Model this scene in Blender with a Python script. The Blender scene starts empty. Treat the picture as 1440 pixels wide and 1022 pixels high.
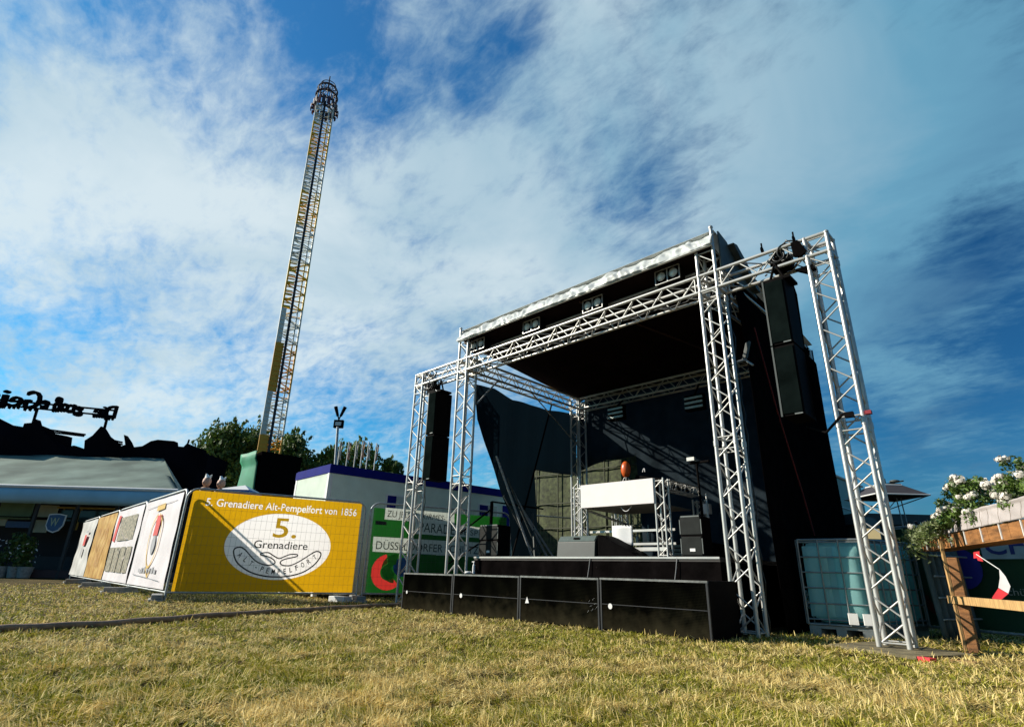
import bpy, bmesh, math, random
import numpy as np
from mathutils import Vector, Matrix
random.seed(7); rs = np.random.RandomState(11)
sc = bpy.context.scene; col = sc.collection

# ------------------------------------------------------------------ camera
H = 0.66; F = 783.0
# rows: world X (along the stage front), Y (away), Z (up) in camera coords (right, down, forward)
R = np.array([[0.71932799, -0.22691883, -0.65656308], [0.69421683, 0.26897592, 0.66761886], [0.02510436, -0.93603408, 0.35101278]])
cam = bpy.data.objects.new('camera', bpy.data.cameras.new('camera')); col.objects.link(cam)
cam.data.sensor_width = 36; cam.data.lens = F / 1440 * 36; cam.data.clip_start = 0.05; cam.data.clip_end = 5000
M4 = Matrix.Identity(4)
for i in range(3):
    M4[i][0] = R[i][0]; M4[i][1] = -R[i][1]; M4[i][2] = -R[i][2]
M4[2][3] = H
cam.matrix_world = M4; sc.camera = cam

# ------------------------------------------------------------------ sun, sky, exposure
SUN = Vector((-1, -0.79, 0.67)).normalized()
sl = bpy.data.lights.new('sun', 'SUN'); so = bpy.data.objects.new('sun', sl); col.objects.link(so)
sl.energy = 5.0; sl.angle = math.radians(0.5); sl.color = (1.0, 0.93, 0.80)
so.rotation_euler = SUN.to_track_quat('Z', 'Y').to_euler(); so.location = (-30, -25, 30)
sc.view_settings.view_transform = 'Standard'; sc.view_settings.look = 'None'
sc.view_settings.exposure = 0.45; sc.view_settings.gamma = 1

def ray(px, py): return Vector(R @ np.array([px - 720.0, py - 511.0, F]))
W = bpy.data.worlds.new('World'); sc.world = W; W.use_nodes = True
def build_world():
    nt = W.node_tree; N = nt.nodes; K = nt.links; N.clear()
    def n(t, **k):
        x = N.new(t)
        for a, b in k.items(): setattr(x, a, b)
        return x
    def math_(op, a, b=None, c=None, clamp=False):
        x = n('ShaderNodeMath', operation=op); x.use_clamp = clamp
        for i, v in enumerate((a, b, c)):
            if v is None: continue
            if isinstance(v, (int, float)): x.inputs[i].default_value = v
            else: K.new(v, x.inputs[i])
        return x.outputs[0]
    tc = n('ShaderNodeTexCoord'); D = tc.outputs['Generated']
    nrm = n('ShaderNodeVectorMath', operation='NORMALIZE'); K.new(D, nrm.inputs[0]); D = nrm.outputs[0]
    sky = n('ShaderNodeTexSky'); sky.sky_type = 'NISHITA'; sky.sun_disc = False
    sky.sun_elevation = math.asin(SUN.z); sky.sun_rotation = math.atan2(SUN.x, SUN.y)
    sky.air_density = 1.0; sky.dust_density = 0.6; sky.ozone_density = 3.0
    hs = n('ShaderNodeHueSaturation'); hs.inputs['Saturation'].default_value = 1.3; hs.inputs['Value'].default_value = 0.88
    K.new(sky.outputs[0], hs.inputs['Color'])
    sep = n('ShaderNodeSeparateXYZ'); K.new(D, sep.inputs[0])
    den = math_('ADD', math_('MAXIMUM', sep.outputs[2], 0.0), 0.22)
    cx = math_('DIVIDE', sep.outputs[0], den); cy = math_('DIVIDE', sep.outputs[1], den)
    cmb = n('ShaderNodeCombineXYZ'); K.new(cx, cmb.inputs[0]); K.new(cy, cmb.inputs[1])
    def noise(scale, detail, rough, vec, dist=0.0, rot=0.0, sx=1.0, sy=1.0):
        mp = n('ShaderNodeMapping'); mp.inputs['Rotation'].default_value = (0, 0, rot); mp.inputs['Scale'].default_value = (sx, sy, 1)
        K.new(vec, mp.inputs[0])
        t = n('ShaderNodeTexNoise'); t.inputs['Scale'].default_value = scale; t.inputs['Detail'].default_value = detail
        t.inputs['Roughness'].default_value = rough; t.inputs['Distortion'].default_value = dist; K.new(mp.outputs[0], t.inputs['Vector'])
        return t.outputs['Fac']
    P = cmb.outputs[0]
    big = noise(0.9, 3, 0.5, P, 0.3)
    fine = noise(3.0, 9, 0.66, P, 0.5, 0.6, 1.0, 1.8)
    mott = noise(15.0, 5, 0.62, P, 0.3, 0.4, 1.0, 1.6)
    dens = math_('ADD', math_('MULTIPLY', big, 0.55), math_('ADD', math_('MULTIPLY', fine, 0.62), math_('MULTIPLY', mott, 0.42)))
    # cloud banks and clear holes, by compass direction
    blobs = [((200, 330), 0.90, 0.16), ((560, 230), 0.90, 0.10), ((900, 150), 0.88, 0.14), ((40, 60), 0.97, 0.05), ((640, 420), .95, .12),
             ((360, 60), 0.965, -0.20), ((20, 105), 0.985, -0.08), ((600, 30), 0.975, -0.13), ((480, 110), 0.985, -0.1),
             ((250, 470), 0.985, -0.07), ((60, 545), 0.975, -0.06), ((200, 560), 0.992, 0.10), ((420, 560), 0.98, -0.05), ((1340, 400), 0.990, -0.22), ((1430, 330), 0.992, -0.2), ((1420, 510), 0.992, -0.18),
             ((1320, 560), 0.985, -0.10), ((1380, 610), 0.992, 0.22), ((1390, 660), 0.992, -0.12), ((1230, 300), 0.96, 0.26), ((1280, 480), .99, .15), ((1250, 120), 0.92, 0.16), ((1430, 450), .992, .12), ((990, 290), 0.985, -0.08), ((570, 330), 0.99, -0.12), ((690, 90), .99, -.10), ((150, 200), .99, .06), ((560, 520), 0.98, -0.06)]
    for (px, py), c0, wgt in blobs:
        d = ray(px, py).normalized()
        dt = n('ShaderNodeVectorMath', operation='DOT_PRODUCT'); K.new(D, dt.inputs[0]); dt.inputs[1].default_value = d
        mr = n('ShaderNodeMapRange', interpolation_type='SMOOTHSTEP'); K.new(dt.outputs['Value'], mr.inputs[0])
        mr.inputs[1].default_value = c0; mr.inputs[2].default_value = 1.0; mr.inputs[3].default_value = 0; mr.inputs[4].default_value = wgt
        dens = math_('ADD', dens, mr.outputs[0])
    mk = n('ShaderNodeMapRange', interpolation_type='SMOOTHSTEP'); K.new(dens, mk.inputs[0])
    mk.inputs[1].default_value = 0.64; mk.inputs[2].default_value = 1.08; mk.inputs[3].default_value = 0.04; mk.inputs[4].default_value = 0.92
    mask = mk.outputs[0]
    # cloud brightness: thick cores on the sunward side are bright, eastern banks are slate blue
    shade = noise(1.9, 6, 0.55, P, 0.5, 1.1)
    dtw = n('ShaderNodeVectorMath', operation='DOT_PRODUCT'); K.new(D, dtw.inputs[0]); dtw.inputs[1].default_value = ray(250, 300).normalized()
    west = n('ShaderNodeMapRange'); K.new(dtw.outputs['Value'], west.inputs[0]); west.inputs[1].default_value = 0.35; west.inputs[2].default_value = 1.0
    west.inputs[3].default_value = 0.0; west.inputs[4].default_value = 1.0
    br = math_('ADD', math_('MULTIPLY', west.outputs[0], 0.54), math_('MULTIPLY', shade, 0.76))
    cr = n('ShaderNodeValToRGB'); K.new(br, cr.inputs[0]); e = cr.color_ramp.elements
    e[0].position = 0.22; e[0].color = (0.35, 1.15, 2.4, 1)
    e[1].position = 0.97; e[1].color = (5.8, 6.7, 7.0, 1)
    m = cr.color_ramp.elements.new(0.50); m.color = (1.25, 3.1, 4.4, 1)
    # darker blue towards the east
    mixb = n('ShaderNodeMix', data_type='RGBA', blend_type='MULTIPLY'); mixb.inputs['Factor'].default_value = 1.0
    er = n('ShaderNodeValToRGB'); K.new(west.outputs[0], er.inputs[0]); ee = er.color_ramp.elements
    ee[0].position = 0.0; ee[0].color = (0.20, 0.50, 0.62, 1); ee[1].position = 0.75; ee[1].color = (0.28, 1.22, 1.36, 1)
    K.new(hs.outputs[0], mixb.inputs['A']); K.new(er.outputs[0], mixb.inputs['B'])
    mx = n('ShaderNodeMix', data_type='RGBA'); K.new(mask, mx.inputs['Factor']); K.new(mixb.outputs['Result'], mx.inputs['A']); K.new(cr.outputs[0], mx.inputs['B'])
    bg = n('ShaderNodeBackground'); bg.inputs['Strength'].default_value = 0.092; K.new(mx.outputs['Result'], bg.inputs['Color'])
    out = n('ShaderNodeOutputWorld'); K.new(bg.outputs[0], out.inputs[0])
build_world()

# ------------------------------------------------------------------ helpers
def at_y(px, py, Y): v = ray(px, py); v *= Y / v.y; return Vector((v.x, v.y, v.z + H))
def at_x(px, py, X): v = ray(px, py); v *= X / v.x; return Vector((v.x, v.y, v.z + H))
def at_z(px, py, Z): v = ray(px, py); v *= (Z - H) / v.z; return Vector((v.x, v.y, Z))
def at_d(px, py, d): v = ray(px, py) * (d / F); v.z += H; return v
def at_r(px, py, r): v = ray(px, py); v *= r / math.hypot(v.x, v.y); return Vector((v.x, v.y, v.z + H))
RIGHT = Vector((R[0][0], R[1][0], 0)).normalized(); FWD = Vector((R[0][2], R[1][2], 0)).normalized(); UP = Vector((0, 0, 1))
X, Y_, Z = Vector((1, 0, 0)), Vector((0, 1, 0)), Vector((0, 0, 1))

def mat(name, c, rough=0.6, metal=0.0, var=0.12, scale=8.0, bump=0.0, bscale=60.0, trans=0.0, tcol=None, emit=None, c2=None, spec=0.5, coord='Object', stretch=(1, 1, 1), shear=None):
    m = bpy.data.materials.new(name); m.use_nodes = True; nt = m.node_tree; N = nt.nodes; K = nt.links
    b = N['Principled BSDF']; out = N['Material Output']
    b.inputs['Roughness'].default_value = rough; b.inputs['Metallic'].default_value = metal; b.inputs['Specular IOR Level'].default_value = spec
    tc = N.new('ShaderNodeTexCoord'); mp = N.new('ShaderNodeMapping'); mp.inputs['Scale'].default_value = stretch; K.new(tc.outputs[coord], mp.inputs[0])
    t = N.new('ShaderNodeTexNoise'); t.inputs['Scale'].default_value = scale; t.inputs['Detail'].default_value = 6; K.new(mp.outputs[0], t.inputs['Vector'])
    r = N.new('ShaderNodeValToRGB'); K.new(t.outputs['Fac'], r.inputs[0])
    c2 = c2 or tuple(min(1, x * (1 + var)) for x in c); c1 = tuple(x * (1 - var) for x in c)
    r.color_ramp.elements[0].position = 0.32; r.color_ramp.elements[0].color = (*c1, 1); r.color_ramp.elements[1].position = 0.68; r.color_ramp.elements[1].color = (*c2, 1)
    K.new(r.outputs[0], b.inputs['Base Color'])
    if bump:
        tb = N.new('ShaderNodeTexNoise'); tb.inputs['Scale'].default_value = bscale; tb.inputs['Detail'].default_value = 4; K.new(mp.outputs[0], tb.inputs['Vector'])
        bp = N.new('ShaderNodeBump'); bp.inputs['Strength'].default_value = bump; bp.inputs['Distance'].default_value = 0.02
        K.new(tb.outputs['Fac'], bp.inputs['Height']); K.new(bp.outputs[0], b.inputs['Normal'])
    if trans:
        tr = N.new('ShaderNodeBsdfTranslucent'); mx = N.new('ShaderNodeMixShader'); mx.inputs[0].default_value = trans
        if bump: K.new(bp.outputs[0], tr.inputs['Normal'])
        if tcol: tr.inputs['Color'].default_value = (*tcol, 1)
        else: K.new(r.outputs[0], tr.inputs['Color'])
        K.new(b.outputs[0], mx.inputs[1]); K.new(tr.outputs[0], mx.inputs[2]); K.new(mx.outputs[0], out.inputs[0])
    if emit:
        b.inputs['Emission Color'].default_value = (*emit[0], 1); b.inputs['Emission Strength'].default_value = emit[1]
    return m

ALU = mat('aluminium', (0.56, 0.55, 0.52), 0.38, 0.45, 0.10, 5, 0.05, 200)
ALU2 = mat('aluminium_brace', (0.50, 0.49, 0.46), 0.42, 0.45, 0.12, 12)
STEEL = mat('zinc_steel', (0.42, 0.43, 0.43), 0.5, 0.5, 0.2, 20)
BLACKM = mat('black_powder_coat', (0.006, 0.005, 0.005), 0.6, 0, 0.2, 12, spec=0.02)
GRILLE = mat('black_speaker_grille', (0.005, 0.008, 0.0075), 0.7, 0, 0.5, 3, 0.1, 500, spec=0.0)
CLOTHB = mat('black_molton', (0.005, 0.004, 0.004), 0.95, 0, 0.3, 6, 0.2, 40, spec=0.0)
CLOTHR = mat('black_roof_canvas', (0.012, 0.007, 0.007), 0.9, 0, 0.3, 2, spec=0.03)
CURT = mat('navy_black_mesh_sheet', (0.010, 0.013, 0.018), 0.9, 0, 0.3, 3, 0.5, 5, trans=0.65, tcol=(0.024, 0.048, 0.066), spec=0.03, stretch=(1, 3, .4))
CURTB = mat('navy_black_back_sheet', (0.028, 0.040, 0.050), 0.9, 0, 0.4, 3, 0.3, 9, trans=0.4, tcol=(0.03, 0.07, 0.12), spec=0.03)
def see_through(m, f):   # open weave: a share of the light passes straight through the net
    nt = m.node_tree; out = nt.nodes['Material Output']; src = out.inputs[0].links[0].from_socket
    tp = nt.nodes.new('ShaderNodeBsdfTransparent'); mx = nt.nodes.new('ShaderNodeMixShader'); mx.inputs[0].default_value = f
    nt.links.new(src, mx.inputs[1]); nt.links.new(tp.outputs[0], mx.inputs[2]); nt.links.new(mx.outputs[0], out.inputs[0])
see_through(CURT, 0.035); see_through(CURTB, 0.03)
SILVER = mat('silver_tarpaulin', (0.70, 0.72, 0.70), 0.42, 0.0, 0.08, 5, 0.2, 12, trans=0.25)
DGREY = mat('dark_grey_tarpaulin', (0.07, 0.08, 0.075), 0.6, 0, 0.3, 5, 0.3, 10)
WHITE = mat('white_paint', (0.78, 0.76, 0.74), 0.6, 0, 0.04, 10)
PALE = mat('pale_label', (0.7, 0.7, 0.68), 0.6, 0, 0.05, 10)
LENS = mat('blinder_lens', (0.68, 0.70, 0.66), 0.4, 0.1, 0.2, 40)
RUST = mat('red_orange_shade', (0.60, 0.10, 0.015), 0.35, 0, 0.25, 8)
RED = mat('red_tape', (0.75, 0.04, 0.05), 0.5, 0, 0.1, 10)
WOOD = mat('orange_brown_wood', (0.27, 0.115, 0.035), 0.65, 0, 0.45, 5, 0.3, 40, stretch=(1, 1, 6))
WOODL = mat('pale_timber_batten', (0.50, 0.30, 0.12), 0.65, 0, 0.3, 6, 0.2, 40, stretch=(1, 6, 1))
PLY = mat('weathered_plywood', (0.16, 0.13, 0.07), 0.8, 0, 0.4, 6, 0.3, 50)
CONC = mat('grey_concrete', (0.28, 0.27, 0.25), 0.9, 0, 0.25, 10, 0.3, 60)
CABLE = mat('black_rubber_cable', (0.012, 0.012, 0.012), 0.45, 0, 0.1, 10)

def tag(o, label=None, cat=None, group=None, kind=None):
    if label: o['label'] = label
    if cat: o['category'] = cat
    if group: o['group'] = group
    if kind: o['kind'] = kind
    return o
OFF = {}
def thing(name, label, cat, loc=(0, 0, 0), group=None, rz=0.0, local=False):
    o = bpy.data.objects.new(name, None); col.objects.link(o); o.location = loc; o.rotation_euler = (0, 0, rz)
    o.empty_display_size = 0.2
    OFF[o.name] = Vector((0, 0, 0)) if local else Vector(loc)
    return tag(o, label, cat, group)
def copy_tree(o, parent=None):
    c = o.copy(); col.objects.link(c)
    if parent: c.parent = parent
    for ch in o.children: copy_tree(ch, c)
    return c
def children_first(o): return list(o.children)

class MB:
    def __init__(s): s.v = []; s.f = []; s.sm = []
    def add(s, vs, fs, smooth=False):
        b = len(s.v); s.v += [tuple(v) for v in vs]
        for f in fs: s.f.append(tuple(b + i for i in f)); s.sm.append(smooth)
        return s
    def hexa(s, c):  # 8 corners: bottom 4 ccw, top 4
        return s.add(c, [(0, 3, 2, 1), (4, 5, 6, 7), (0, 1, 5, 4), (1, 2, 6, 5), (2, 3, 7, 6), (3, 0, 4, 7)])
    def box(s, lo, hi):
        x0, y0, z0 = lo; x1, y1, z1 = hi
        return s.hexa([(x0, y0, z0), (x1, y0, z0), (x1, y1, z0), (x0, y1, z0), (x0, y0, z1), (x1, y0, z1), (x1, y1, z1), (x0, y1, z1)])
    def obox(s, o, a, b, c):  # origin + three edge vectors
        o, a, b, c = map(Vector, (o, a, b, c)); return s.hexa([o, o + a, o + a + b, o + b, o + c, o + a + c, o + a + b + c, o + b + c])
    def tube(s, p, q, r, n=8, r2=None, caps=True):
        p, q = Vector(p), Vector(q); d = q - p
        if d.length < 1e-6: return s
        d.normalize(); u = d.cross(Vector((0.13, 0.27, 1)) if abs(d.z) < 0.95 else Vector((1, 0.1, 0))).normalized(); w = d.cross(u); r2 = r if r2 is None else r2
        vs = []
        for P, rr in ((p, r), (q, r2)):
            for i in range(n): a = 2 * math.pi * i / n; vs.append(P + u * (rr * math.cos(a)) + w * (rr * math.sin(a)))
        fs = [(i, (i + 1) % n, n + (i + 1) % n, n + i) for i in range(n)]
        s.add(vs, fs, True)
        if caps: s.add(vs[:n], [tuple(reversed(range(n)))]); s.add(vs[n:], [tuple(range(n))])
        return s
    def path(s, pts, r, n=6):
        for a, b in zip(pts[:-1], pts[1:]): s.tube(a, b, r, n, caps=True)
        return s
    def prism(s, pts, ext):  # planar polygon extruded by vector
        pts = [Vector(p) for p in pts]; e = Vector(ext); n = len(pts)
        s.add(pts + [p + e for p in pts], [tuple(range(n))[::-1], tuple(range(n, 2 * n))] + [(i, (i + 1) % n, n + (i + 1) % n, n + i) for i in range(n)]); return s
    def grid(s, fn, nu, nv, smooth=True, thick=None):
        vs = [fn(i / nu, j / nv) for j in range(nv + 1) for i in range(nu + 1)]
        fs = [(j * (nu + 1) + i, j * (nu + 1) + i + 1, (j + 1) * (nu + 1) + i + 1, (j + 1) * (nu + 1) + i) for j in range(nv) for i in range(nu)]
        return s.add(vs, fs, smooth)
    def sphere(s, c, r, nu=14, nv=9, sx=1, sy=1, sz=1):
        c = Vector(c)
        return s.grid(lambda u, v: c + Vector((sx * r * math.sin(math.pi * v) * math.cos(2 * math.pi * u), sy * r * math.sin(math.pi * v) * math.sin(2 * math.pi * u), sz * r * math.cos(math.pi * v))), nu, nv)
    def torus(s, c, rad, r, nrm=Z, n=24, m=6, a0=0.0, a1=2 * math.pi):
        c, nrm = Vector(c), Vector(nrm).normalized(); u = nrm.orthogonal().normalized(); w = nrm.cross(u)
        def fn(i, j):
            A = a0 + (a1 - a0) * i; B = 2 * math.pi * j; dirn = u * math.cos(A) + w * math.sin(A)
            return c + dirn * (rad + r * math.cos(B)) + nrm * (r * math.sin(B))
        return s.grid(fn, n, m)
    def build(s, name, m, parent=None, bevel=0.0, off=None, solid=0.0):
        me = bpy.data.meshes.new(name); o0 = off if off is not None else (OFF.get(parent.name, Vector()) if parent else Vector())
        me.from_pydata([(v[0] - o0[0], v[1] - o0[1], v[2] - o0[2]) for v in s.v], [], s.f)
        me.polygons.foreach_set('use_smooth', s.sm); me.update()
        me.materials.append(m)
        o = bpy.data.objects.new(name, me); col.objects.link(o)
        if parent: o.parent = parent; OFF[o.name] = o0
        else: OFF[o.name] = Vector(o0)
        if bevel:
            b = o.modifiers.new('bevel', 'BEVEL'); b.width = bevel; b.segments = 2; b.limit_method = 'ANGLE'
        if solid:
            b = o.modifiers.new('solidify', 'SOLIDIFY'); b.thickness = solid; b.offset = 0
        return o
def struct(o): return tag(o, kind='structure')

_font_cache = {}
def text_polys(s, shear=0.0, bold=0.0):
    """outline of a string as flat mesh (verts 2D, faces), cap height normalised to about 1"""
    k = (s, shear, bold)
    if k in _font_cache: return _font_cache[k]
    cu = bpy.data.curves.new('t', 'FONT'); cu.body = s; cu.size = 1.0 / 0.729; cu.shear = shear; cu.offset = bold; cu.resolution_u = 3
    o = bpy.data.objects.new('t', cu); col.objects.link(o)
    dg = bpy.context.evaluated_depsgraph_get(); me = o.evaluated_get(dg).to_mesh()
    V = [tuple(v.co) for v in me.vertices]; Fc = [tuple(p.vertices) for p in me.polygons]
    o.evaluated_get(dg).to_mesh_clear(); bpy.data.objects.remove(o); bpy.data.curves.remove(cu)
    _font_cache[k] = (V, Fc); return V, Fc
def put_text(mb, s, o, ux, uy, h, width=None, bold=0.0, shear=0.0, centre=False, thick=None):
    """write s from origin o along ux (unit) with up uy, cap height h; width forces total length"""
    V, Fc = text_polys(s, shear, bold); o, ux, uy = Vector(o), Vector(ux), Vector(uy)
    x0 = min(v[0] for v in V); x1 = max(v[0] for v in V); sx = (width / (x1 - x0)) if width else h
    ofs = -(x1 - x0) * sx / 2 if centre else 0
    P = [o + ux * ((v[0] - x0) * sx + ofs) + uy * (v[1] * h) for v in V]
    if thick is None: mb.add(P, Fc)
    else:
        t = Vector(thick); n = len(P); mb.add(P + [p + t for p in P], Fc + [tuple(i + n for i in reversed(f)) for f in Fc])
        cnt = {}
        for f in Fc:
            for a, b in zip(f, f[1:] + f[:1]): cnt[(a, b)] = 1
        fs = [(b, a, a + n, b + n) for (a, b) in cnt if (b, a) not in cnt]
        mb.add(P + [p + t for p in P], fs)
    return mb

# ------------------------------------------------------------------ ground
def ground():
    m = bpy.data.materials.new('dry_grass_ground'); m.use_nodes = True; nt = m.node_tree; N = nt.nodes; K = nt.links; b = N['Principled BSDF']
    b.inputs['Roughness'].default_value = 0.95; b.inputs['Specular IOR Level'].default_value = 0.1
    tc = N.new('ShaderNodeTexCoord')
    def nz(s, d, r=0.6):
        t = N.new('ShaderNodeTexNoise'); t.inputs['Scale'].default_value = s; t.inputs['Detail'].default_value = d; t.inputs['Roughness'].default_value = r
        K.new(tc.outputs['Object'], t.inputs['Vector']); return t.outputs['Fac']
    a = N.new('ShaderNodeValToRGB'); K.new(nz(0.7, 6), a.inputs[0]); e = a.color_ramp.elements
    e[0].position = 0.38; e[0].color = (0.035, 0.034, 0.010, 1); e[1].position = 0.62; e[1].color = (0.15, 0.105, 0.04, 1)
    c = N.new('ShaderNodeValToRGB'); K.new(nz(60, 8, 0.75), c.inputs[0]); c.color_ramp.elements[0].position = 0.35; c.color_ramp.elements[0].color = (0.25, 0.25, 0.25, 1); c.color_ramp.elements[1].position = 0.65; c.color_ramp.elements[1].color = (1.5, 1.5, 1.5, 1)
    x = N.new('ShaderNodeMix'); x.data_type = 'RGBA'; x.blend_type = 'MULTIPLY'; x.inputs['Factor'].default_value = 1; K.new(a.outputs[0], x.inputs['A']); K.new(c.outputs[0], x.inputs['B']); K.new(x.outputs['Result'], b.inputs['Base Color'])
    bp = N.new('ShaderNodeBump'); bp.inputs['Strength'].default_value = 1.0; bp.inputs['Distance'].default_value = 0.04; K.new(nz(35, 6, 0.7), bp.inputs['Height']); K.new(bp.outputs[0], b.inputs['Normal'])
    mb = MB(); mb.grid(lambda u, v: Vector((-1500 + 3000 * u, -1500 + 3000 * v, 0)), 4, 4, False)
    struct(mb.build('ground', m))
ground()

def blade_mat():
    m = bpy.data.materials.new('grass_blades'); m.use_nodes = True; nt = m.node_tree; N = nt.nodes; K = nt.links; b = N['Principled BSDF']; out = N['Material Output']
    b.inputs['Roughness'].default_value = 0.6; b.inputs['Specular IOR Level'].default_value = 0.25
    at = N.new('ShaderNodeAttribute'); at.attribute_name = 'tint'
    K.new(at.outputs['Color'], b.inputs['Base Color'])
    tr = N.new('ShaderNodeBsdfTranslucent'); K.new(at.outputs['Color'], tr.inputs['Color']); mx = N.new('ShaderNodeMixShader'); mx.inputs[0].default_value = 0.25
    K.new(b.outputs[0], mx.inputs[1]); K.new(tr.outputs[0], mx.inputs[2]); K.new(mx.outputs[0], out.inputs[0])
    return m
def vnoise(x, y, s, seed):
    r = np.random.RandomState(seed); G = r.rand(64, 64); x = x * s; y = y * s
    xi = np.floor(x).astype(int); yi = np.floor(y).astype(int); fx = x - xi; fy = y - yi; fx = fx * fx * (3 - 2 * fx); fy = fy * fy * (3 - 2 * fy)
    g = lambda i, j: G[i % 64, j % 64]
    return (g(xi, yi) * (1 - fx) + g(xi + 1, yi) * fx) * (1 - fy) + (g(xi, yi + 1) * (1 - fx) + g(xi + 1, yi + 1) * fx) * fy
def grass(n=560000):
    az0 = math.atan2(*(lambda v: (v.y, v.x))(ray(1440, 1022))); az1 = math.atan2(*(lambda v: (v.y, v.x))(ray(0, 1022)))
    a0, a1 = az0 - 0.12, az1 + 0.12
    r0, r1 = 2.3, 22.0
    az = a0 + (a1 - a0) * rs.rand(n); r = 1 / (1 / r0 - rs.rand(n) ** 0.72 * (1 / r0 - 1 / r1))
    x = r * np.cos(az); y = r * np.sin(az)
    keep = ~((x > -8.8) & (x < -3.05) & (y > 6.33) & (y < 11.4)) & ~((x > -1.85) & (x < -1.0) & (y > 6.9) & (y < 7.8))
    gap = vnoise(x, y, 8.5, 21) * .6 + vnoise(x, y, 17, 22) * .4; keep &= rs.rand(n) < np.clip(.25 + (gap - .30) * 3.2, .12, 1)
    x, y, r = x[keep], y[keep], r[keep]; n = len(x)
    patch = vnoise(x, y, 0.7, 3) * 0.28 + vnoise(x, y, 3.1, 5) * 0.30 + vnoise(x, y, 9, 6) * 0.24 + vnoise(x, y, 19, 9) * 0.18
    green = np.clip((0.50 - patch) * 3.6 + 0.46 + 0.10 * (x > -4), 0.06, 0.80) > rs.rand(n)
    ln = np.where(green, 0.018 + 0.036 * rs.rand(n), 0.022 + 0.046 * rs.rand(n)) * (0.75 + 0.6 * vnoise(x, y, 3, 8))
    wd = (0.0018 + 0.0020 * rs.rand(n)) * np.clip(r / 4.5, 0.85, 3.5)
    lie = np.where(green, 0.35 + 0.95 * rs.rand(n), 0.95 + 0.62 * rs.rand(n))  # lean from vertical (rad)
    lie = np.where((rs.rand(n) < 0.07), 0.25, lie)
    th = 12 * vnoise(x, y, 5.5, 31) + 0.75 * rs.randn(n); dx, dy = np.cos(th), np.sin(th)
    ph = 2 * np.pi * rs.rand(n); wx, wy = np.cos(ph), np.sin(ph)
    z0 = np.where(green, 0.0, rs.rand(n) * 0.028)
    bend = -0.1 + 0.5 * rs.rand(n)
    def pt(t):
        a = lie + bend * (t - 0.3)
        return x + dx * ln * t * np.sin(a), y + dy * ln * t * np.sin(a), z0 + ln * t * np.maximum(np.cos(a), -0.05) + 0.004
    X0, Y0, Z0 = pt(0.0); X1, Y1, Z1 = pt(0.55); X2, Y2, Z2 = pt(1.0)
    V = np.empty((n, 5, 3), np.float32)
    V[:, 0] = np.stack([X0 - wx * wd, Y0 - wy * wd, Z0], 1); V[:, 1] = np.stack([X0 + wx * wd, Y0 + wy * wd, Z0], 1)
    V[:, 2] = np.stack([X1 - wx * wd * .8, Y1 - wy * wd * .8, Z1], 1); V[:, 3] = np.stack([X1 + wx * wd * .8, Y1 + wy * wd * .8, Z1], 1)
    V[:, 4] = np.stack([X2, Y2, Z2], 1)
    me = bpy.data.meshes.new('grass'); me.vertices.add(n * 5); me.vertices.foreach_set('co', V.ravel())
    base = (np.arange(n) * 5)[:, None]; L = np.concatenate([base + [0, 1, 3, 2], base + [2, 3, 4]], 1).astype(np.int32)
    me.loops.add(n * 7); me.loops.foreach_set('vertex_index', L.ravel())
    st = np.stack([np.arange(n) * 7, np.arange(n) * 7 + 4], 1).ravel().astype(np.int32)
    me.polygons.add(n * 2); me.polygons.foreach_set('loop_start', st)
    me.update(calc_edges=True)
    t = rs.rand(n, 1)
    cg = np.array([[0.13, 0.155, 0.012]]) * (1 - t) + np.array([[0.52, 0.46, 0.05]]) * t
    cd = np.array([[0.54, 0.37, 0.10]]) * (1 - t) + np.array([[0.95, 0.77, 0.34]]) * t
    c = np.where(green[:, None], cg, cd); C = np.ones((n, 5, 4), np.float32); C[:, :, :3] = c[:, None, :]
    a = me.color_attributes.new('tint', 'FLOAT_COLOR', 'POINT'); a.data.foreach_set('color', C.ravel())
    me.materials.append(blade_mat())
    o = bpy.data.objects.new('grass', me); col.objects.link(o)
    tag(o, 'dry straw coloured trampled grass with green tufts covering the field', 'grass', kind='stuff')
grass()

# ------------------------------------------------------------------ trusses
CC = 0.267; CR = 0.0265; BR = 0.0100
def truss(parent, name, o, d, a, b, cc=CC, cr=CR, br=BR, pitch=0.27, joints=(), mchord=None, mbrace=None, skip=0.0):
    o, d, a, b = Vector(o), Vector(d), Vector(a) * cc, Vector(b) * cc
    mb = MB(); L = d.length; n = max(2, round((L - 2 * skip) / pitch)); u = d.normalized()
    for k, (c0, s) in enumerate(((o, a), (o + b, a), (o, b), (o + a, b))):
        ph = k % 2
        for i in range(n):
            t0 = skip + (L - 2 * skip) * i / n; t1 = skip + (L - 2 * skip) * (i + 1) / n
            p = c0 + u * (t0 + 0.02) + (s if (i + ph) % 2 else s * 0); q = c0 + u * (t1 - 0.02) + (s * 0 if (i + ph) % 2 else s)
            mb.tube(p, q, br, 6, caps=False)
        for j in list(joints) + [0.04, L - 0.04]:
            for dj in ((-0.08, 0.08) if j in joints else (0,)):
                mb.tube(c0 + u * (j + dj), c0 + u * (j + dj) + s, br, 6, caps=False)
    main = mb.build(name, mbrace or ALU2, parent)
    for c0 in (o, o + a, o + b, o + a + b):
        m = MB(); m.tube(c0, c0 + d, cr, 12)
        for j in joints:
            m.tube(c0 + u * (j - 0.035), c0 + u * (j + 0.035), cr * 1.25, 12)
        m.build('chord', mchord or ALU, main, off=OFF[main.name])
    return main
YF = 7.2; YB = 11.05; ZB = 4.63
frame = thing('truss_stage', 'silver aluminium truss frame of the open stage with side wings for the loudspeakers', 'stage truss', (-5.8, YF, 0))
XL, XR, XFL, XPR = -8.68, -3.19, -10.186, -1.695
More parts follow.
